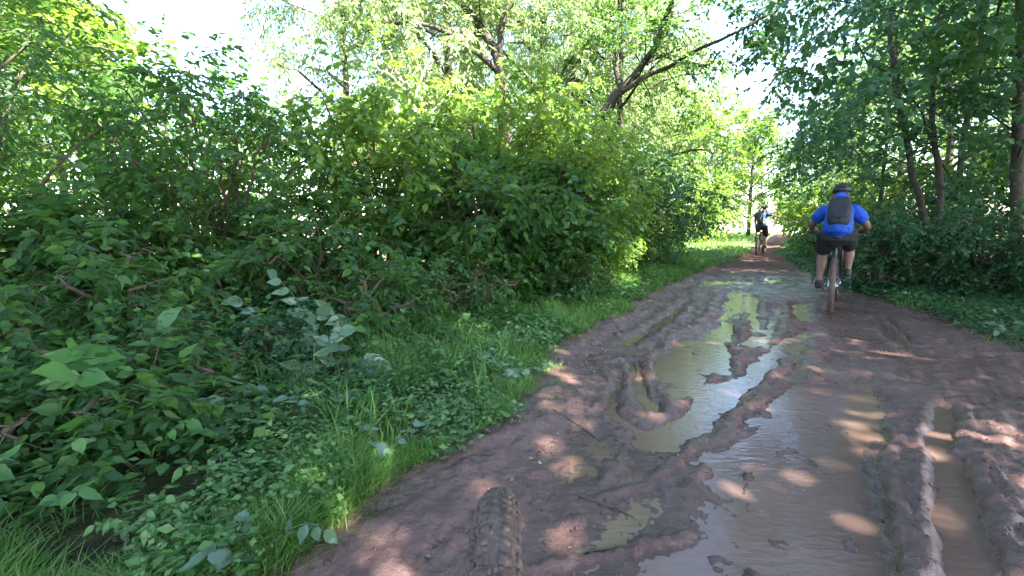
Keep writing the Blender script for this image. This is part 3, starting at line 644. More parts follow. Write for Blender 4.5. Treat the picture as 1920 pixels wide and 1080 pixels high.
# ------------------------------------------------------------------ foreground plants: every leaf its own object
LEAFM = {k: [fine_leaf('leaf', M[k], w, .06, n) for w, n in ((.27, 8), (.23, 7), (.31, 8))] for k in ('leaf_broad', 'leaf_pale', 'weed', 'leaf_mid')}
def place_leaf(root, mk, p, A, s, rng, up=None, tilt=.25):
    A = norm(np.asarray(A, float)); U = np.array((0, 0, 1.0)) + rng.normal(0, tilt, 3) if up is None else np.asarray(up, float) + rng.normal(0, tilt, 3)
    B = norm(np.cross(U, A)); Nn = np.cross(A, B); o = link('leaf', random.choice(LEAFM[mk]), root); p = np.asarray(p) - np.array(root.location)
    o.matrix_basis = Matrix(((A[0] * s, B[0] * s, Nn[0] * s, p[0]), (A[1] * s, B[1] * s, Nn[1] * s, p[1]), (A[2] * s, B[2] * s, Nn[2] * s, p[2]), (0, 0, 0, 1)))
def sapling(label, base, shoots, mk, size, seed, name='sapling', pairs=5, up=None, cat='plant', group=None, stem='stem_green', tilt=.25, sr=.006):
    rng = np.random.RandomState(seed); root = thing(name, label, cat, tuple(base), 0, group); bs = np.asarray(base, float)
    for P in shoots:
        Q = smooth_line([p for p in P], 9, rng, .006); MB().tube(Q - bs, np.linspace(sr, sr * .35, 9), 5).build('stem', M[stem], root)
        for k in range(pairs):
            t = .35 + .65 * (k + .5) / pairs; p, d = interp_line(Q, min(t, .999)); sd = norm(np.cross(d, (0, 0, 1.0)) + rng.normal(0, .1, 3))
            for sg in (-1, 1):
                place_leaf(root, mk, p, d * .45 + sd * sg * .85 + np.array((0, 0, -.22)) + rng.normal(0, .12, 3), size * rng.uniform(.7, 1.15) * (.8 + .3 * t), rng, up, tilt)
        place_leaf(root, mk, Q[-1], Q[-1] - Q[-3] + np.array((0, 0, -.05)), size * 1.15, rng, up, tilt)
    return root
cam_up = np.array((.25, -.75, .75))
def gb(px, py): g = gnd(px, py); g[2] = float(floor_z(np.array([g[0]]), np.array([g[1]]))[0]); return g
b = gb(190, 900)
sapling('broad-leaved sapling with large fresh green leaves at left', b, [
    [b, at(190, 760, 2.3), at(185, 690, 2.2), at(150, 655, 2.05)], [b, at(230, 740, 2.4), at(270, 650, 2.4), at(300, 610, 2.4)],
    [b, at(200, 780, 2.25), at(215, 730, 2.15), at(130, 700, 1.95)], [b, at(230, 780, 2.4), at(250, 745, 2.4), at(290, 720, 2.3)]], 'leaf_broad', .15, 401, pairs=4, up=cam_up)
b = gb(640, 800)
sapling('sapling with pale silvery green drooping leaves in front of the dim shrub', b, [
    [b, at(600, 700, 3.3), at(560, 640, 3.3), at(600, 590, 3.2)], [b, at(640, 700, 3.3), at(640, 640, 3.3), at(590, 640, 3.15)],
    [b, at(660, 720, 3.3), at(650, 670, 3.3), at(700, 680, 3.2)], [b, at(560, 660, 3.4), at(500, 590, 3.5), at(440, 560, 3.5)],
    [b, at(590, 640, 3.4), at(560, 560, 3.5), at(520, 520, 3.6)], [b, at(620, 660, 3.3), at(650, 610, 3.3), at(620, 580, 3.3)],
    [b, at(600, 720, 3.0), at(560, 680, 2.95), at(570, 690, 2.9)], [b, at(640, 690, 3.0), at(600, 640, 3.0), at(640, 620, 2.9)], [b, at(660, 710, 3.0), at(680, 660, 3.0), at(720, 690, 2.9)]], 'leaf_pale', .13, 402, pairs=5, up=(.2, -1.0, .5), tilt=.35)
b = gb(720, 720)
sapling('slim upright weed with yellowing narrow leaves beside the pale sapling', b, [[b, at(745, 640, 3.9), at(760, 580, 3.95)], [b, at(700, 640, 3.9), at(720, 600, 3.9)]], 'weed', .07, 403, pairs=6)
k = 0
for (px, py, s, n, mk, lb) in [(60, 960, .11, 4, 'leaf_broad', 'low bramble with rounded leaves at the left edge of the verge'), (150, 930, .11, 4, 'weed', 'low bramble beside the left-edge bramble, one leaf pale yellow'),
                           (270, 920, .10, 4, 'leaf_broad', 'low bramble with dull leaves at lower left, right of two others'), (50, 1050, .10, 3, 'weed', 'low plant with rounded leaves in the bottom left corner'),
                           (420, 820, .10, 4, 'leaf_pale', 'three-lobed greyish plant under the pale-leaved sapling'), (600, 810, .09, 3, 'leaf_pale', 'pale flat leaf plant among the dry litter on the verge'),
                           (420, 930, .07, 3, 'weed', 'small weed among grass left of the brighter grass'), (230, 820, .10, 3, 'leaf_broad', 'low plant with two broad leaves under the broad-leaved sapling'),
                           (560, 900, .07, 3, 'weed', 'small leafy weed in the middle of the verge grass'), (725, 880, .08, 3, 'leaf_pale', 'greyish dock-like weed at the edge of the mud'),
                           (960, 730, .09, 3, 'leaf_pale', 'pale-leaved weed on the verge near the bend of the mud'), (500, 1060, .09, 3, 'leaf_pale', 'pale weed at the bottom edge of the photo left of the mud'),
                           (330, 690, .11, 4, 'leaf_broad', 'leafy plant right of the broad-leaved sapling'), (430, 760, .09, 4, 'leaf_mid', 'dim leafy plant between the two saplings'),
                           (1060, 580, .10, 4, 'leaf_pale', 'pale-leaved plant at the foot of the dark large-leaved shrub'), (830, 905, .05, 3, 'weed', 'tiny weed growing out of the mud edge'),
                           (800, 700, .08, 4, 'weed', 'leafy weed at the back of the verge grass'), (1890, 640, .09, 4, 'leaf_pale', 'greyish ground plant at the right edge of the trail'),
                           (1830, 610, .08, 4, 'leaf_blue' if False else 'leaf_mid', 'dark ground plant on the right bank'), (330, 1030, .06, 5, 'weed', 'low weed right of the bright feathery nettle'),
                           (170, 915, .10, 5, 'leaf_mid', 'dark low bramble filling the gap below the broad-leaved sapling'), (95, 980, .09, 5, 'leaf_mid', 'dark low bramble near the bottom left corner'),
                           (250, 880, .08, 5, 'weed', 'leafy weed just below the broad-leaved sapling, nearer the grass')]:
    b = gb(px, py); rng = np.random.RandomState(500 + k); k += 1; sh = []
    for j in range(n):
        a = j * 6.28 / n + rng.rand(); q = np.array((math.cos(a), math.sin(a), 0)); sh.append([b, b + q * s * .9 + (0, 0, s * rng.uniform(1.2, 2.2)), b + q * s * 2.0 + (0, 0, s * rng.uniform(1.2, 2.4))])
    sapling(lb, b, sh, mk, s * .72, 520 + k, name='low_plant', pairs=3, up=(0, -.35, 1), sr=.003)
b = gb(262, 1030); rng = np.random.RandomState(77); sh = []
for j in range(12):
    a = j * 2.4; q = np.array((math.cos(a), math.sin(a), 0)); sh.append([b, b + q * .05 + (0, 0, .09), b + q * .11 + (0, 0, rng.uniform(.08, .17))])
sapling('bright green feathery nettle clump at bottom left', b, sh, 'weed', .035, 78, name='nettle', pairs=5, up=(0, -.3, 1), sr=.002)

# ------------------------------------------------------------------ grass, ground cover, litter (uncountable)
def scatter(n, y0, y1, fn, rng, side='L'):
    y = np.exp(rng.uniform(math.log(y0), math.log(y1), n)); e = xl(y) if side == 'L' else xr(y)
    o = fn(rng.rand(n), y); x = e - o if side == 'L' else e + o
    return x, y
def blades(name, x, y, hgt, rng, mat, w=.006, lean=.5):
    n = len(x); z = floor_z(x, y); z = np.maximum(z, -.04); a = rng.uniform(0, 6.283, n); h = hgt * rng.uniform(.45, 1.2, n); l = rng.uniform(.15, 1.3, n) * lean * h
    dx, dy = np.cos(a) * l, np.sin(a) * l; px_, py_ = -np.sin(a) * w, np.cos(a) * w
    if np.ndim(w): px_, py_ = -np.sin(a) * w, np.cos(a) * w
    B = np.stack([x, y, z - .01], 1)
    V = np.stack([B + np.stack([px_, py_, 0 * x], 1), B - np.stack([px_, py_, 0 * x], 1),
                  B + np.stack([dx * .35 + px_ * .8, dy * .35 + py_ * .8, h * .6], 1), B + np.stack([dx * .35 - px_ * .8, dy * .35 - py_ * .8, h * .6], 1),
                  B + np.stack([dx, dy, h * .93], 1)], 1)
    i = np.arange(n)[:, None] * 5
    return mesh_from(name, V.reshape(-1, 3), [i + np.array([[1, 0, 2, 3]]), i + np.array([[3, 2, 4]])], mat)
rng = np.random.RandomState(5)
x, y = scatter(150000, .8, 21, lambda u, y: -.12 + 2.0 * u ** 1.35 * np.clip(y / 4, .7, 2.2), rng)
dn = fbm(x * 2.2, y * 2.2, 3, 9); edge = xl(y) - x
keep = (dn + .22 - .30 * np.clip(edge - .1, 0, 2) * np.clip(4 / y, .4, 1.3) + rng.normal(0, .05, len(x)) > .05) & (inside(x, y) < .25 * fbm(x * 3.5, y * 3.5, 3, 77) + rng.normal(0, .03, len(x)))
x, y = x[keep], y[keep]; hg = .10 * (1 + .9 * np.clip(dn[keep] * 3, 0, 1)) * (1 + .6 * np.clip(edge[keep], 0, 1.2)) * np.clip(y / 5, .8, 1.3) * (1 - .5 * sstep(12, 16, y))
tag(link('verge_grass', blades('verge_grass', x, y, hg, rng, M['grass'],   .0032 * np.clip(y / 3, .8, 3.2), 1.1)), 'long green grass growing on the left verge beside the mud', 'grass', kind='stuff')
x, y = scatter(22000, 3, 22, lambda u, y: -.05 + 2.4 * u ** 1.2, rng, 'R')
dn = fbm(x * 1.6, y * 1.6, 3, 19); keep = (dn > -.02 + .16 * (y < 9)) & (inside(x, y) < .0)
x, y = x[keep], y[keep]
tag(link('bank_grass', blades('bank_grass', x, y, .13, rng, M['grass'], .0032 * np.clip(y / 3, .8, 3), .7)), 'thin grass growing on the right bank of the trail', 'grass', kind='stuff')
x = rng.uniform(-12, 34, 40000); y = rng.uniform(18.5, 44, 40000); keep = inside(x, y) < -.4
tag(link('meadow_grass', blades('meadow_grass', x[keep], y[keep], .2, rng, M['grass'], .02, .6)), 'sunlit grass of the clearing behind the far rider', 'grass', kind='stuff')
def cover(name, x, y, size, rng, mat, label, cat, k=5, hh=.05):
    n = len(x); z = np.maximum(floor_z(x, y), -.03)
    C = np.repeat(np.stack([x, y, z], 1), k, 0); a = rng.uniform(0, 6.283, n * k); s = np.repeat(size, k) * rng.uniform(.6, 1.3, n * k) if np.ndim(size) else size * rng.uniform(.6, 1.3, n * k)
    A = norm(np.stack([np.cos(a), np.sin(a), rng.uniform(-.3, .5, n * k)], 1)); P = C + A * (s * .4)[:, None] + np.stack([0 * a, 0 * a, rng.rand(n * k) * hh], 1)
    U = np.array((0, 0, 1.0)) + rng.normal(0, .35, (n * k, 3)); B = norm(np.cross(U, A)); Nn = np.cross(A, B)
    tag(link(name, leaves_mesh(name, (P, A, B, Nn, s), LT_MID, mat)), label, cat, kind='stuff')
x, y = scatter(9000, .9, 16, lambda u, y: -.05 + 1.3 * u ** .9, rng)
dn = fbm(x * 1.7, y * 1.7, 3, 29); keep = (dn > -.06) & (inside(x, y) < .0); x, y = x[keep], y[keep]
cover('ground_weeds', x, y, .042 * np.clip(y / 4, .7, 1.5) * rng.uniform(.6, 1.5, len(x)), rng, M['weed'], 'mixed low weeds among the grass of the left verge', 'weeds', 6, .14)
x, y = scatter(7000, .9, 16, lambda u, y: .7 + 3.4 * u ** .8, rng)
dn = fbm(x * 1.7, y * 1.7, 3, 29); keep = ((dn > -.14) | (y < 2.6)) & (inside(x, y) < .0); x, y = x[keep], y[keep]
cover('shaded_weeds', x, y, .055 * np.clip(y / 4, .8, 1.5) * rng.uniform(.5, 1.7, len(x)), rng, M['leaf_mid'], 'mixed weeds under the left shrubs, coloured dark for shade', 'weeds', 5, .22)  # shade put into the colour: darker leaf material than the weeds by the mud
x, y = scatter(8000, 1.9, 12, lambda u, y: .3 + 3.0 * u, rng); keep = fbm(x * 1.1, y * 1.1, 2, 49) > .02; x, y = x[keep], y[keep]
tag(link('coarse_grass', blades('coarse_grass', x, y, .26, rng, M['grass'], .0045, 1.2)), 'long coarse blades arching among the shaded weeds at left', 'grass', kind='stuff')
x, y = scatter(9000, 3.2, 18, lambda u, y: .0 + 4.0 * u, rng, 'R'); keep = inside(x, y) < -.02; x, y = x[keep], y[keep]
cover('ivy_ground_cover', x, y, .05 * np.clip(y / 5, .8, 1.5), rng, M['leaf_blue'], 'dark ivy-like ground cover along the right bank', 'ground cover', 6, .12)
x, y = scatter(6000, .9, 9, lambda u, y: -.35 + 1.1 * u, rng); keep = (fbm(x * 2, y * 2, 2, 39) > -.02)
x, y = x[keep], y[keep]
cover('leaf_litter', x, y, .024, rng, M['litter'], 'dry brown leaf litter scattered along the left edge of the mud', 'leaf litter', 2, .012)
x, y = scatter(7000, 3.5, 9, lambda u, y: -.10 + 1.3 * u, rng, 'R')
cover('fallen_leaves', x, y, .035, rng, M['litter'], 'pale fallen leaves lying along the right edge of the trail', 'leaf litter', 2, .012)
rng = np.random.RandomState(61); y = np.exp(rng.uniform(math.log(1.2), math.log(10), 2600)); x = xl(y) + (xr(y) - xl(y)) * rng.rand(len(y)); zz = path_z(x, y)
keep = (zz > WL + .006) & (fbm(x * 2.3, y * 2.3, 2, 88) > -.05); x, y, zz = x[keep], y[keep], zz[keep]; n_ = len(x)
T6 = np.array([(1, 0, 0), (-1, 0, 0), (0, 1, 0), (0, -1, 0), (0, 0, 1), (0, 0, -.6)]) ; s_ = rng.uniform(.004, .013, n_)[:, None, None] * rng.uniform(.6, 1.4, (n_, 6, 1))
V_ = np.stack([x, y, zz + .001], 1)[:, None] + T6[None] * s_ * np.array((1, 1, .6)) + rng.normal(0, .0015, (n_, 6, 3))
T8 = np.array([(0, 2, 4), (2, 1, 4), (1, 3, 4), (3, 0, 4), (2, 0, 5), (1, 2, 5), (3, 1, 5), (0, 3, 5)])
tag(link('mud_clods', mesh_from('mud_clods', V_.reshape(-1, 3), [(T8[None] + (np.arange(n_) * 6)[:, None, None]).reshape(-1, 3)], M['mud'])), 'small clods and grit lying on the churned mud', 'mud', kind='stuff')
# sticks lying in the mud
def pz(p, dz=0): return float(path_z(np.array([p[0]]), np.array([p[1]]))[0]) + dz
for lb, pts, r in [('thin dark stick lying on the mud near the grass bend', [(1038, 775), (1065, 782), (1092, 792), (1116, 806)], .006),
                   ('dark forked twig lying across the wet mud', [(1086, 918), (1110, 924), (1135, 934), (1162, 938), (1190, 952)], .005),
                   ('long thin twig in the mud near the bottom edge', [(1062, 1030), (1100, 1016), (1160, 1008), (1220, 1003)], .004),
                   ('short broken stick beside the winding puddles', [(1190, 672), (1196, 686), (1192, 698)], .012)]:
    P = [gnd(*p) for p in pts]; P = [(p[0], p[1], max(pz(p, r), WL + r * .5)) for p in P]; b = P[0]
    o = MB().tube(smooth_line(P, 10, np.random.RandomState(4), .003) - np.array(b), np.linspace(r, r * .5, 10), 6).build('stick', M['twig']); o.location = b; tag(o, lb, 'stick')

# ------------------------------------------------------------------ bicycles (local: x right, y forward, z up; origin = rear contact)
WR = .345
def wheel(root, nm, y, tyre_mat, r=WR, tw=.028, fine=False, detail=True):
    c = (0, y, r); w = link(nm, None, root) if False else None
    t = MB(); t.ring(c, r - tw, tw, 64, 12)
    n = 72
    for i in range(n):
        a = 2 * math.pi * i / n
        for k, b_ in enumerate((-58, -22, 22, 58)):
            aa = a + (math.pi / n if k in (1, 2) else 0); bb = R(b_); q = r - tw + (tw + .003) * math.cos(bb)
            p = (tw * 1.06 * math.sin(bb), y + q * math.cos(aa), r + q * math.sin(aa))
            Ra = np.array(Matrix.Rotation(aa, 3, 'X') @ Matrix.Rotation(-bb, 3, 'Z')) if True else None
            t.box(p, (.012 if abs(b_) > 30 else .010, .010, .013), Ra)
    ty = t.build('tyre', tyre_mat, root, False); return ty
def bike(label, loc, heading, paint, tyre_mat, name='bicycle', crank=R(20), steer=0.0):
    """heading: radians clockwise from +Y"""
    root = thing(name, label, 'bicycle', loc, -heading); WB = 1.12
    T = lambda nm, segs, mat, par=root, n=8: [None for _ in ()] or _tb(nm, segs, mat, par, n)
    def _tb(nm, segs, mat, par, n):
        m = MB()
        for a, b_, r0, r1 in segs: m.tube([a, b_], [r0, r1], n)
        return m.build(nm, mat, par)
    for nm, y in (('rear_wheel', 0), ('front_wheel', WB)):
        rim = MB(); rim.ring((0, y, WR), WR - .062, .011, 48, 8); w = rim.build(nm, M['black'], root)
        wheel(w, 'tyre', y, tyre_mat)
        sp = MB()
        for i in range(24):
            a = 2 * math.pi * i / 24; a2 = a + (.35 if i % 2 else -.35)
            sp.tube([(.03 * (1 if i % 2 else -1), y + .025 * math.cos(a2), WR + .025 * math.sin(a2)), (0, y + (WR - .065) * math.cos(a), WR + (WR - .065) * math.sin(a))], .0016, 3, False)
        sp.build('spokes', M['metal'], w)
        MB().tube([(-.06, y, WR), (-.03, y, WR), (.03, y, WR), (.06, y, WR)], [.012, .028, .028, .012], 12).build('hub', M['metal'], w)
        di = MB(); di.ring((-.045, y, WR), .075, .006, 28, 6); di.build('brake_disc', M['metal'], w)
    BB = (0, .43, .33); ST = (0, .27, .80); HT = (0, .93, .90); HB = (0, .99, .78)
    _tb('frame', [(BB, ST, .018, .016), (BB, (0, .97, .81), .026, .026), ((0, .29, .74), (0, .945, .88), .019, .019), ((0, .915, .93), HB, .024, .026)], paint, root, 10)
    st = MB()
    for sx in (-.065, .065):
        st.tube([(sx, 0, WR), (sx * .75, .13, .345), (.035 * np.sign(sx), .36, .335)], .011, 8); st.tube([(sx, 0, WR), (sx * .7, .12, .52), (.03 * np.sign(sx), .285, .72)], .009, 8)
    st.build('rear_stays', paint, root)
    fk = MB()
    for sx in (-.068, .068): fk.tube([(sx, WB - .01, WR), (sx, 1.03, .60), (sx, .99, .77)], [.021, .02, .017], 8)
    fk.tube([(-.075, .99, .775), (.075, .99, .775)], .022, 8); fk.tube([(-.068, 1.065, .66), (0, 1.09, .72), (.068, 1.065, .66)], .010, 6)
    fk.build('fork', M['black'], root)
    MB().tube([ST, (0, .235, .93)], .0145, 8).build('seat_post', M['metal'], root)
    s = MB(); s.tube([(0, .11, .945), (0, .17, .955), (0, .25, .95), (0, .34, .945), (0, .41, .94)], [.045, .07, .06, .028, .018], 12, True, [.018, .025, .022, .018, .012]); s.build('saddle', M['black'], root)
    h = MB(); h.tube([(0, .915, .93), (0, .90, .97), (0, .955, .985)], .017, 8); hb = h.build('stem', M['black'], root)
    h = MB(); h.tube([(-.345, .925, 1.0), (-.2, .945, .995), (-.08, .955, .985), (.08, .955, .985), (.2, .945, .995), (.345, .925, 1.0)], .0125, 8); hb = h.build('handlebar', M['black'], root)
    for sx in (-1, 1):
        MB().tube([(sx * .235, .937, .998), (sx * .347, .925, 1.0)], .0175, 10).build('grip', M['black'], hb)
        MB().tube([(sx * .215, .94, .99), (sx * .235, .99, .97), (sx * .31, 1.0, .955)], .007, 6).build('brake_lever', M['black'], hb)
    c, s_ = math.cos(crank) * .172, math.sin(crank) * .172
    cr = MB(); cr.tube([(-.07, .43, .33), (.07, .43, .33)], .018, 10); ring_ = MB()
    cr.tube([(.07, .43, .33), (.085, .43 + c, .33 + s_)], [.016, .012], 8); cr.tube([(-.07, .43, .33), (-.085, .43 - c, .33 - s_)], [.016, .012], 8); cr.ring((.05, .43, .33), .08, .006, 28, 5)
    ck = cr.build('crank', M['metal'], root)
    for sx in (1, -1):
        MB().box((sx * .135, .43 + sx * c, .33 + sx * s_), (.10, .085, .018)).tube([(sx * .08, .43 + sx * c, .33 + sx * s_), (sx * .18, .43 + sx * c, .33 + sx * s_)], .008, 6).build('pedal', M['black'], ck, False)
    ca = MB()
    for i in range(6): ca.ring((.028 + i * .004, 0, WR), .075 - i * .009, .003, 24, 4)
    ca.build('cassette', M['metal'], root)
    MB().tube([(.05, .0, WR - .05), (.06, .03, WR - .12), (.06, .01, WR - .19)], [.016, .013, .016], 8).build('derailleur', M['black'], root)
    chn = MB(); chn.tube([(.048, .0, WR + .06), (.048, .43, .41)], .005, 4).tube([(.048, .01, WR - .2), (.048, .43, .25)], .005, 4).build('chain', M['metal'], root)
    return root, crank

# ------------------------------------------------------------------ people
def remesh(mb, name, mat, parent, vox, smooth=3):
    me = mb.mesh(name, mat); o = bpy.data.objects.new('tmp', me); COL.objects.link(o)
    m = o.modifiers.new('r', 'REMESH'); m.mode = 'VOXEL'; m.voxel_size = vox; m.use_smooth_shade = True
    s = o.modifiers.new('s', 'SMOOTH'); s.factor = .5; s.iterations = smooth
    dg = bpy.context.evaluated_depsgraph_get(); out = bpy.data.meshes.new_from_object(o.evaluated_get(dg)); out.name = name
    bpy.data.objects.remove(o); out.materials.clear(); out.materials.append(mat)
    return link(name, out, parent)
def rider(label, loc, heading, cfg, vox=.008, pack_label='', pack_mat=None):
    root = thing('person', label, 'person', loc, -heading); B = MB(); c = cfg
    V = lambda *a: np.array(a, float)
    hip, chest, neck, head = V(*c['hip']), V(*c['chest']), V(*c['neck']), V(*c['head'])
    w = c.get('w', 1.0); sh = c['sh']
    spine = [hip + (0, -.005, -.05), hip + (0, 0, .01), hip * .55 + chest * .45, chest, neck - (0, .03, .03), neck]
    def torso(m, g):
        m.tube(smooth_line(spine, 10), [x_ * w + g for x_ in (.155, .176, .178, .178, .18, .187, .192, .18, .122, .056)], 20, True, [x_ * (w * .2 + .8) + g for x_ in (.125, .14, .145, .14, .135, .13, .12, .10, .075, .058)])
    torso(B, -.012)
    B.tube([neck - (0, .02, .03), neck + (0, .02, .05), head - (0, .01, .06)], [.06, .056, .055], 12)
    hr = np.array(Matrix.Rotation(c.get('tilt', -.25), 3, 'X') @ Matrix.Rotation(c.get('turn', 0), 3, 'Z'))
    B.ell(head, (.076, .096, .115), 18, 14, hr); h3 = lambda a: head + hr @ np.array(a)
    B.ell(h3((0, .03, -.075)), (.05, .06, .055), 12, 8, hr); B.ell(h3((0, .10, -.02)), (.014, .022, .026), 8, 6, hr)
    for sx in (-1, 1): B.ell(h3((sx * .078, -.01, -.012)), (.012, .022, .032), 8, 6, hr); B.ell(h3((sx * .03, .082, .02)), (.018, .014, .012), 8, 6, hr)
    B.ell(h3((0, .09, -.062)), (.026, .014, .009), 8, 6, hr)
    sleeves = []; shorts = []; arms = c['arms']; legs = c['legs']
    for sx, (el, ha) in zip((-1, 1), arms):
        S = V(*sh[0 if sx < 0 else 1]); E = V(*el); H = V(*ha)
        B.tube(smooth_line([S * .8 + chest * .2, S, S * .5 + E * .5, E, E * .5 + H * .5, H], 14), [.045, .050, .054, .054, .052, .05, .046, .046, .047, .044, .038, .032, .028, .026], 12)
        sleeves.append((S, S * (1 - c['sl']) + E * c['sl'], E))
        dr = norm(H - E); f = V(0, 1, 0) if c.get('grip', True) else dr
        if c['hold'][0 if sx < 0 else 1]:
            B.ell(H + (0, .02, .018), (.043, .045, .022), 12, 8)
            for k in range(4):
                x_ = H[0] + (k - 1.5) * .0215 * 1.0; ln = (1, 1.08, 1.03, .85)[k if sx < 0 else 3 - k]
                B.tube([(x_, H[1] + .03, H[2] + .022), (x_, H[1] + .062 * ln, H[2] + .012), (x_, H[1] + .066 * ln, H[2] - .018), (x_, H[1] + .035, H[2] - .034)], [.0105, .010, .0095, .008], 7)
            B.tube([(H[0] - sx * .035, H[1] + .005, H[2] + .012), (H[0] - sx * .055, H[1] + .01, H[2] - .008), (H[0] - sx * .045, H[1] + .03, H[2] - .03)], [.013, .011, .009], 7)
        else:
            B.ell(H + dr * .04, (.03, .05, .04), 12, 8)
            sdv = norm(np.cross(dr, (0, 0, 1.0)))
            for k in range(4):
                o_ = H + dr * .07 + V(0, 0, 1) * (k - 1.5) * .02; B.tube([o_, o_ + dr * .04, o_ + dr * .075 + sdv * .015], [.010, .009, .008], 7)
            B.tube([H + dr * .02 + (0, 0, .03), H + dr * .05 + (0, 0, .055), H + dr * .075 + (0, 0, .065)], [.012, .010, .009], 7)
    for sx, (kn, an, toe) in zip((-1, 1), legs):
        Hp = hip + (sx * .10, .0, -.03); K = V(*kn); A = V(*an); Tn = V(*toe)
        B.tube(smooth_line([Hp, Hp * .5 + K * .5, K], 8), np.array([.098, .096, .09, .084, .078, .07, .062, .057]) * c.get('leg', 1), 14)
        cb = norm(A - K); bk = V(0, -.018, 0)
        B.tube([K, K * .85 + A * .15 + bk * .5, K * .65 + A * .35 + bk, K * .4 + A * .6 + bk * .6, K * .15 + A * .85, A], np.array([.058, .060, .064, .05, .038, .036]) * c.get('leg', 1), 14)
        B.tube([A + (0, -.03, -.03), A * .5 + Tn * .5 + (0, 0, -.01), Tn], [.035, .04, .03], 10)
        shorts.append((Hp, K, A, Tn))
    remesh(B, 'body', M[c['skin']], root, vox)
    # shirt
    s = MB(); torso(s, .012)
    for S, m_, E in sleeves: s.tube([S * .45 + neck * .55 - (0, .02, .03), S * .85 + neck * .15, m_ * .5 + S * .5, m_], [.066, .086, .084, .071], 14)
    remesh(s, 'shirt', M[c['shirt']], root, vox * 1.3)
    s = MB(); s.tube([hip + (0, .05, .0), hip + (0, .01, -.055), hip + (0, 0, -.13)], [.14 * w, .165 * w, .13 * w], 18, True, [.09, .135, .12])
    for Hp, K, A, Tn in shorts:
        e = Hp * (1 - c['shl']) + K * c['shl']; s.tube([Hp, Hp * .5 + e * .5, e], np.array([.12, .112, .094]) * c.get('leg', 1), 14)
        if c.get('long'): s.tube([K, K * .5 + A * .5, A * .85 + K * .15], [.085, .082, .065], 12)
    remesh(s, 'shorts', M['shorts'], root, vox * 1.3)
    for Hp, K, A, Tn in shorts:
        d = norm(Tn - A * (1, 1, 0) - Tn * (0, 0, 1) + 1e-6) if False else norm((Tn - A) * (1, 1, .35))
        heel = A + (0, -.035, -.045)
        s = MB(); s.tube([heel, A * .6 + Tn * .4 + (0, 0, -.02), Tn + d * .02], [.042, .05, .045], 12, True, [.05, .045, .03]); s.tube([A + (0, -.005, .015), A + (0, 0, -.03)], .046, 12)
        remesh(s, 'shoe', M['shoe'], root, .01)
        s = MB(); s.tube([heel + (0, -.01, -.045), A * .6 + Tn * .4 + (0, 0, -.064), Tn + d * .03 + (0, 0, -.028)], [.038, .046, .04], 12, True, [.010, .010, .010]); s.build('sole', M['sole'], root)
    # hair, helmet
    MB().ell(h3((0, -.012, .004)), (.083, .098, .108), 18, 12, hr, -.25).build('hair', M['hair'], root)
    hm = MB(); hm.ell(h3((0, -.005, .035)), (.104, .135, .098), 24, 12, hr, -.12)
    he = hm.build('helmet', M['helmet'], root)
    rb = MB()
    for k in range(-2, 3):
        pts = []
        for j in range(9):
            t = -1.25 + 2.5 * j / 8; pts.append(h3((k * .036 * math.cos(t * .9), .14 * math.sin(t), .035 + .106 * math.cos(t) * math.sqrt(max(.05, 1 - (k * .3) ** 2)))))
        rb.tube(pts, .010, 6)
    rb.ring((0, 0, 0), .001, .0005, 4, 3); rb.build('rib', M['black'], he)
    rim = MB(); pts = [h3((.106 * math.cos(t), -.005 + .137 * math.sin(t), .024)) for t in np.linspace(0, 2 * math.pi, 25)]; rim.tube(pts, .009, 6, False).build('rim', M['black'], he)
    MB().tube([h3((-.06, .12, .045)), h3((0, .165, .05)), h3((.06, .12, .045))], [.012, .016, .012], 6, True, [.006, .006, .006]).build('visor', M['black'], he)
    st = MB()
    for sx in (-1, 1): st.tube([h3((sx * .088, 0, .02)), h3((sx * .08, .02, -.05)), h3((0, .05, -.125))], .005, 5)
    st.build('chin_strap', M['black'], he)
    # backpack: a thing of its own, on the back
    pk = thing('backpack', pack_label, 'backpack', loc, -heading)
    ax = norm(neck - hip); bk_ = norm(np.cross((1, 0, 0), ax)); bk_ = -bk_ if bk_[1] > 0 else bk_
    off = V(c.get('pkx', 0), 0, 0); ctr = (hip * .42 + neck * .58) + off + bk_ * c.get('pko', .20) - ax * c.get('pkd', .03); pr = np.array([(c.get('pw', 1.0), 0, 0), -bk_, ax]).T; q = lambda a: ctr + pr @ np.array(a); ps = c.get('ps', 1)
    s = MB(); s.tube([q((0, 0, -.19 * ps)), q((0, -.01, -.14 * ps)), q((0, -.02, 0)), q((0, -.01, .14 * ps)), q((0, .01, .20 * ps))], np.array([.085, .105, .11, .10, .06]) * ps, 18, True, np.array([.05, .075, .08, .065, .04]) * ps)
    remesh(s, 'bag', M[pack_mat], pk, .012)
    s = MB(); s.tube([q((0, -.085, -.14 * ps)), q((0, -.092, -.08)), q((0, -.085, .02))], np.array([.07, .078, .055]) * ps, 14, True, [.012, .028, .012]); s.build('pocket', M[pack_mat], pk)
    s = MB(); s.tube([q((-.07, -.06, .1 * ps)), q((0, -.078, .12 * ps)), q((.07, -.06, .1 * ps))], .005, 5).build('zip', M['black'], pk)
    s = MB(); s.tube([q((-.03, .02, .20 * ps)), q((0, .0, .235 * ps)), q((.03, .02, .20 * ps))], .006, 5).build('handle', M['black'], pk)
    for sx in (-1, 1):
        MB().tube(smooth_line([q((sx * .06, .03, .19 * ps)), q((sx * .085, .12, .235)), q((sx * .10, .24, .19)), q((sx * .11, .30, .05)), q((sx * .14, .22, -.10)), q((sx * .11, .04, -.15))], 12), .016, 6, True, .006).build('strap', M['black'], pk)
    return root
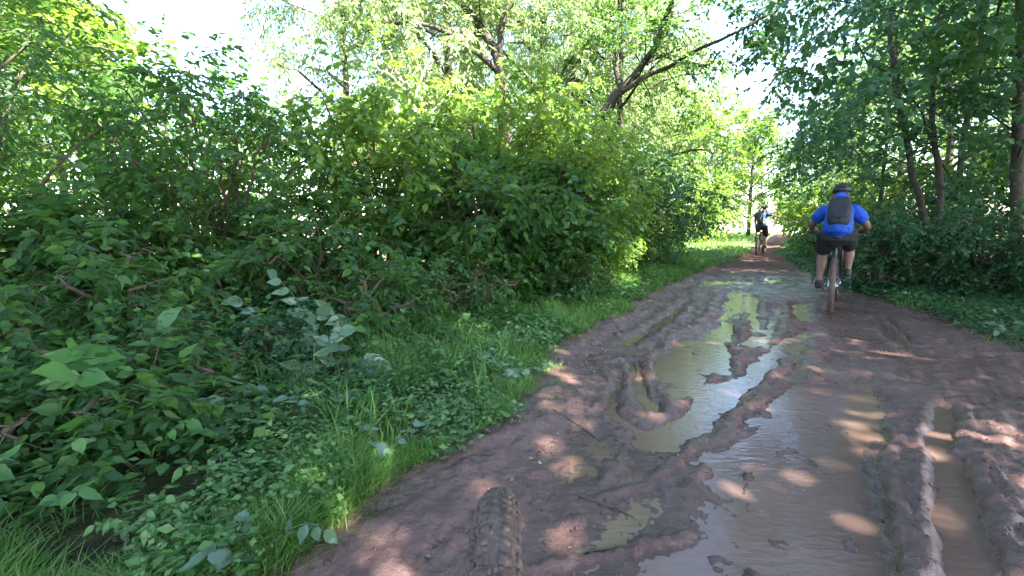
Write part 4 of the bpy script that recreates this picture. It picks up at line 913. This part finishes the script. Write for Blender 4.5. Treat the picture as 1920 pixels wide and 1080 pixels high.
# near rider
rc = gnd(1556, 582); rc[2] = pz(rc) - .005
az = R(35.0)
fc = rc + np.array((math.sin(az), math.cos(az), 0)) * 1.12
bike('black mountain bike ridden by the man in the bright blue jersey', tuple(rc), az, M['frame'], M['tyre_mud'], crank=R(22))
ck = R(22); cc, cs = math.cos(ck) * .172, math.sin(ck) * .172
rider('man in bright blue jersey and black shorts seen from behind on a mountain bike', tuple(rc), az, dict(
    hip=(0, .25, 1.02), chest=(0, .44, 1.24), neck=(0, .59, 1.385), head=(.0, .67, 1.515), tilt=-.1, w=1.42, leg=.95, skin='skin_tan', shirt='blue',
    sh=[(-.18, .53, 1.27), (.18, .53, 1.27)], sl=.58, hold=(True, True), arms=[((-.315, .66, 1.09), (-.29, .912, 1.025)), ((.32, .66, 1.08), (.29, .912, 1.025))],
    legs=[((-.145, .52, .72), (-.15, .43 - cc - .05, .36), (-.15, .43 - cc + .10, .31)), ((.15, .60, .80), (.15, .43 + cc - .06, .50), (.15, .43 + cc + .09, .45))], shl=.86, ps=1.2, pkd=.13, pw=.8), .0075,
    'charcoal backpack worn by the man in the bright blue jersey', 'pack')
# far rider
rc2 = gnd(1420, 476); rc2[2] = pz(rc2)
az2 = R(38)
bike('muddy mountain bike ridden by the far rider near the clearing', tuple(rc2), az2, M['frame'], M['tyre_mud'], crank=R(-65))
ck = R(-65); cc, cs = math.cos(ck) * .172, math.sin(ck) * .172
rider('far rider in a faded blue jersey with one arm held out to the right', tuple(rc2), az2, dict(
    hip=(0.02, .25, 1.03), chest=(-.02, .38, 1.28), neck=(.0, .47, 1.47), head=(.02, .52, 1.61), tilt=0, turn=-.4, w=.92, leg=.9, skin='skin', shirt='teal',
    sh=[(-.19, .44, 1.41), (.18, .44, 1.41)], sl=.5, hold=(True, False), arms=[((-.27, .62, 1.20), (-.29, .912, 1.025)), ((.34, .60, 1.36), (.44, .80, 1.33))],
    legs=[((-.15, .60, .80), (-.14, .43 - cc - .05, .33 - cs + .12), (-.14, .43 - cc + .1, .33 - cs + .07)), ((.15, .50, .62), (.14, .43 + cc - .05, .33 + cs + .12), (.14, .43 + cc + .1, .33 + cs + .07))], shl=.9, ps=1.35, pkx=-.03), .012,
    'bulky dark backpack worn by the far rider', 'pack2')

# ------------------------------------------------------------------ the bike carrying the camera: its front end
cyw = .56; root = thing('bicycle', 'front wheel of the bike the photo is taken from, caked in mud', 'bicycle', (-.022, cyw, pz((0, cyw)) - .01))
t = MB(); r_, tw_ = .36, .0275; rg = np.random.RandomState(9)
t.ring((0, 0, r_), r_ - tw_, tw_, 160, 22)
V = t.v[0]; nrm = V - np.array((0, 0, r_)); ang = np.arctan2(nrm[:, 2], nrm[:, 1]); nn = norm(np.stack([V[:, 0] * 1.0, np.cos(ang) * .02, np.sin(ang) * .02], 1))
rad = np.hypot(nrm[:, 1], nrm[:, 2]) - (r_ - tw_); dirv = norm(np.stack([V[:, 0], rad * np.cos(ang), rad * np.sin(ang)], 1))
t.v[0] = V + dirv * (.006 + .010 * fbm(ang * 22, V[:, 0] * 160, 3, 3))[:, None]
n = 84
for i in range(n):
    a = 2 * math.pi * i / n
    for k, b_ in enumerate((-66, -24, 24, 66)):
        aa = a + (math.pi / n if k in (1, 2) else 0) + rg.normal(0, .004); bb = R(b_); q = r_ - tw_ + (tw_ + .004) * math.cos(bb)
        t.box(((tw_ + .003) * math.sin(bb), (q - .0015) * math.cos(aa), r_ + (q - .0015) * math.sin(aa)), (.013 * rg.uniform(.8, 1.3), .012, .014 * rg.uniform(.8, 1.3)), np.array(Matrix.Rotation(aa, 3, 'X') @ Matrix.Rotation(-bb, 3, 'Z')))
for i in range(1400):
    a = rg.uniform(0, 6.283); bb = rg.uniform(-1.4, 1.4); q = r_ - tw_ + (tw_ + .004) * math.cos(bb); s = rg.uniform(.002, .006)
    t.ell(((tw_ + .004) * math.sin(bb), q * math.cos(a), r_ + q * math.sin(a)), (s, s * 1.3, s * .8), 6, 4)
w = MB().ring((0, 0, r_), r_ - .066, .013, 64, 8).build('front_wheel', M['black'], root)
t.build('tyre', M['tyre_mud'], w)
sp = MB()
for i in range(32):
    a = 2 * math.pi * i / 32; sp.tube([(.03 * (1 if i % 2 else -1), .02 * math.cos(a), r_ + .02 * math.sin(a)), (0, (r_ - .07) * math.cos(a), r_ + (r_ - .07) * math.sin(a))], .0014, 3, False)
sp.build('spokes', M['metal'], w); MB().tube([(-.055, 0, r_), (-.03, 0, r_), (.03, 0, r_), (.055, 0, r_)], [.012, .026, .026, .012], 12).build('hub', M['metal'], w)
fk = MB()
for sx in (-.062, .062): fk.tube([(sx, 0, r_), (sx, -.20, .62), (sx, -.29, .76)], [.02, .02, .017], 8)
fk.tube([(-.07, -.29, .765), (.07, -.29, .765)], .022, 8).build('fork', M['black'], root)
MB().tube([(0, -.30, .78), (0, -.42, .90), (0, -.50, .97)], .025, 10).build('head_tube', M['frame'], root)
MB().tube([(-.38, -.56, .97), (-.1, -.52, .97), (.1, -.52, .97), (.38, -.56, .97)], .014, 8).build('handlebar', M['black'], root)
